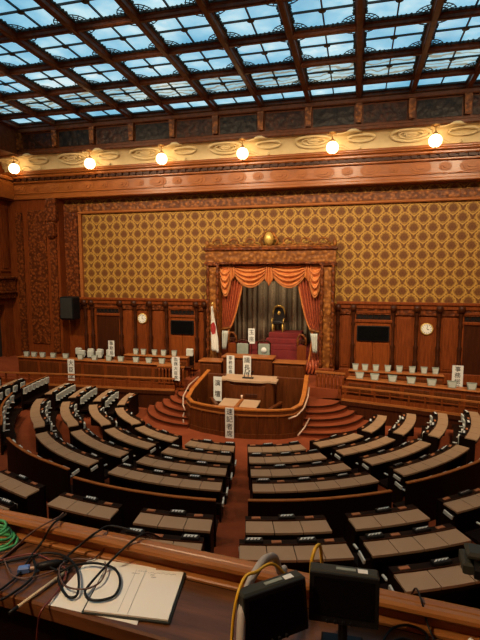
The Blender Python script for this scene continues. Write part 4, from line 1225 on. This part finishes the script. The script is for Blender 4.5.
MB().lathe([(.008, -.04), (.013, -.03), (.014, .02), (.007, .04)], (0, 0, .014), 10, 'X').build('body', 'black', e, smooth=True); MB().tube([(.035, 0, .014), (.06, 0, .014)], .005, 8).build('tail', 'black', e, smooth=True)

# two field monitors
def monitor(label, loc, rz, tilt):
    e = thing('field_monitor', label, 'monitor', loc, rz, 'small black field monitors on the press desk')
    m = Matrix.Translation((0, 0, .095)) @ Matrix.Rotation(tilt, 4, 'X')
    def tr(mb): 
        r_ = MB(); r_.add([m @ Vector(p) for p in mb.v], mb.f); return r_
    tr(MB().bbox(-.088, .088, 0, .040, 0, .135, .005)).build('casing', 'monitor_top', e)
    tr(MB().bbox(-.086, .086, -.004, .004, .002, .131, .002)).build('bezel', 'black', e)
    tr(MB().box(-.076, .076, -.0055, -.002, .022, .120)).build('screen', 'screen', e)
    bt = MB()
    for i in range(4): bt.lathe([(.004, 0), (.004, -.008)], (-.04+.02*i, -.004, .011), 8, 'Y')
    tr(bt).build('button_row', 'black', e)
    tr(MB().box(-.02, .03, .012, .024, .134, .1365)).build('maker_plate', 'grey_green', e)
    tr(MB().box(.035, .06, .008, .026, .134, .1362)).build('paper_tag', 'white', e)
    MB().tube([(0, .02, .0), (0, .02, .11)], .012, 8).build('stand_post', 'black', e)
    MB().bbox(-.055, .055, -.03, .07, 0, .014, .004).build('stand_foot', 'black', e)
monitor('black field monitor facing the camera, farther from the notebook', (-.012, 1.115, GZ), R(3), R(-6))
monitor('black field monitor turned aslant beside the grey hose, nearer the notebook', (-.165, 1.025, GZ), R(40), R(-8))

cable('hose', 'thick pale grey hose rising behind the slanted monitor', [(-.239, .93, GZ+.02), (-.243, .95, 4.72), (-.248, .98, 4.775), (-.25, 1.0, 4.787), (-.249, 1.06, 4.802), (-.238, 1.12, 4.81), (-.228, 1.18, 4.80), (-.215, 1.25, 4.76), (-.205, 1.29, 4.69), (-.20, 1.345, 4.665)], .011, 'grey_hose')
cable('cable', 'yellow cable behind the slanted monitor', [(-.275, .97, GZ+.01), (-.272, .99, 4.75), (-.262, 1.005, 4.82), (-.254, 1.05, 4.832), (-.234, 1.08, 4.827), (-.20, 1.16, 4.80), (-.14, 1.2, 4.70), (-.12, 1.22, GZ+.01)], .004, 'yellow')
cable('cable', 'yellow cable end peeking over the upright monitor', [(-.10, 1.24, GZ+.005), (-.104, 1.215, 4.72), (-.102, 1.2, 4.80), (-.094, 1.22, 4.827), (-.084, 1.26, 4.81), (-.08, 1.30, 4.72), (-.08, 1.34, 4.675)], .005, 'yellow')
cable('cable', 'tangled thin black cable on the desk right of the upright monitor', [(.09, 1.18, 4.612), (.12, 1.24, 4.612), (.17, 1.262, 4.613), (.21, 1.24, 4.612), (.19, 1.20, 4.614), (.145, 1.21, 4.612), (.11, 1.18, 4.612), (.135, 1.15, 4.614), (.19, 1.17, 4.622), (.245, 1.20, 4.612), (.27, 1.23, 4.612)], .0035, 'black')
cable('cable', 'thin black cable hanging over the rail beneath the video camera', [(.185, 1.40, 4.60), (.19, 1.335, 4.676), (.198, 1.285, 4.68), (.215, 1.262, 4.625), (.228, 1.22, 4.610), (.235, 1.16, 4.610)], .003, 'black')
e = thing('belt_pouch', 'small rounded black pouch on the desk between the adapter and bag', 'pouch', (.228, 1.135, GZ))
MB().grid(lambda u, v: (.034*math.cos(2*PI*u)*(math.sin(PI*(.04+.92*v)))**.5, .03*math.sin(2*PI*u)*(math.sin(PI*(.04+.92*v)))**.5, .06*v), 20, 8).build('body', 'black', e, smooth=True)
MB().tube([(-.02, 0, .05), (0, -.005, .075), (.02, 0, .05)], .005, 6).build('loop', 'iron', e, smooth=True)
e = thing('power_adapter', 'black power adapter with a yellow label on the press desk', 'adapter', (.165, 1.13, GZ), .05)
MB().bbox(-.06, .06, -.04, .04, 0, .035, .005).build('case', 'black', e); MB().box(-.035, .035, -.03, .025, .035, .0365).build('yellow_label', 'yellow', e); MB().box(.04, .055, -.01, .03, .035, .0368).build('white_label', 'white', e)
MB().tube([(.06, 0, .018), (.10, .02, .015), (.16, .03, .01)], .005, 8).build('lead', 'black', e, smooth=True)

# video camera on its tripod at the edge
e = thing('video_camera', 'black video camera on a small table tripod at the end of the press desk', 'camera', (.39, 1.215, GZ), -.06)
MB().bbox(-.085, .17, -.045, .045, .228, .268, .010).build('body', 'black', e)
MB().bbox(-.11, -.085, -.036, .036, .236, .268, .006).build('lens_hood', 'monitor_top', e)
MB().bbox(-.10, .17, -.028, .028, .272, .292, .007).build('top_handle', 'monitor_top', e)
MB().box(-.06, .0, -.02, .02, .265, .275).build('handle_mount', 'black', e)
MB().box(-.050, -.022, -.048, -.044, .234, .246).build('orange_badge', 'orange', e)
MB().bbox(-.02, .06, -.032, .032, .195, .229, .008).build('tripod_head', 'black', e)
MB().tube([(.02, 0, .10), (.02, 0, .2)], .012, 8).build('centre_column', 'black', e)
for k in range(3):
    q = 2*PI*k/3+.3; MB().tube([(.02+.01*math.cos(q), .01*math.sin(q), .13), (.02+.055*math.cos(q), .05*math.sin(q), .004)], .009, 8).build('leg', 'black', e)
e = thing('equipment_bag', 'black equipment bag slumped on the press desk corner', 'bag', (.335, 1.10, GZ))
bg = MB().grid(lambda u, v: (.065*math.cos(2*PI*u)*(math.sin(PI*(.04+.92*v)))**.5*(1+.08*math.sin(5*u*PI)), .045*math.sin(2*PI*u)*(math.sin(PI*(.04+.92*v)))**.5, .10*v), 24, 10)
bg.build('body', 'black', e, smooth=True)
MB().tube([(-.04, 0, .09), (-.03, -.01, .13), (.03, -.01, .13), (.04, 0, .09)], .007, 8).build('strap', 'iron', e, smooth=True)
for x, y, lab in ((.322, 1.245, 'small white cap by the bag, closer to the rail'), (.305, 1.222, 'small white cap by the bag, closer to the desk edge')):
    e = thing('white_cap', lab, 'cap', (x, y, GZ), group='white caps beside the bag')
    MB().ball((0, 0, .012), .009, 6).build('cap_shell', 'white', e, smooth=True); MB().lathe([(.010, 0), (.010, .006)], (0, 0, 0), 10).build('ring', 'black', e)

# ------------------------------------------------------------------ unseen fill spots added to brighten the front wall and desks
def spot(x, y, z, tx, ty, tz, power, col, size=140):
    l = bpy.data.lights.new('fill_spot', 'SPOT'); l.energy = power; l.color = col; l.spot_size = R(size); l.spot_blend = 1; l.shadow_soft_size = .35
    o = bpy.data.objects.new('fill_spot', l); COL.objects.link(o); o.location = (x, y, z)
    o.rotation_euler = (Vector((tx, ty, tz))-Vector((x, y, z))).to_track_quat('-Z', 'Y').to_euler()
for x in (-12.5, -6.6, -.9, 5.0):
    spot(x, 10.4, 11.9, x*.8-.7, 19.2, 4.2, 3100, (1, .75, .47), 105)
for x in (-11.5, -3.8, 3.9):
    spot(x, 6.0, 11.9, x*.9-.4, 10.5, 0, 800, (1, .74, .46), 120)
def fill_point(x, y, z, power, col, size=.2):
    l = bpy.data.lights.new('fill_light', 'POINT'); l.energy = power; l.color = col; l.shadow_soft_size = size
    o = bpy.data.objects.new('fill_light', l); COL.objects.link(o); o.location = (x, y, z)
fill_point(-3.75, 20.85, 5.5, 45, (1, .78, .52), .1)      # hidden point light added to brighten the throne niche
fill_point(-2.2, -.4, 8.2, 480, (1, .74, .46))  # unseen point light added to brighten the press desk
# ------------------------------------------------------------------ world and view
w = bpy.data.worlds.new('world'); scene.world = w; w.use_nodes = True
w.node_tree.nodes['Background'].inputs[0].default_value = (.02, .018, .016, 1); w.node_tree.nodes['Background'].inputs[1].default_value = 0.3
scene.view_settings.view_transform = 'Standard'; scene.view_settings.look = 'None'
scene.view_settings.exposure = 0.0; scene.view_settings.gamma = 1
try: scene.view_settings.use_curve_mapping = False
except Exception: pass
scene.cycles.use_denoising = True
scene.cycles.max_bounces = 6; scene.cycles.diffuse_bounces = 3
scene.cycles.sample_clamp_indirect = 6

for o in scene.objects:
    if 'label' in o and not 4 <= len(o['label'].replace(',', ' ').split()) <= 16: print('LABEL', len(o['label'].split()), o['label'])
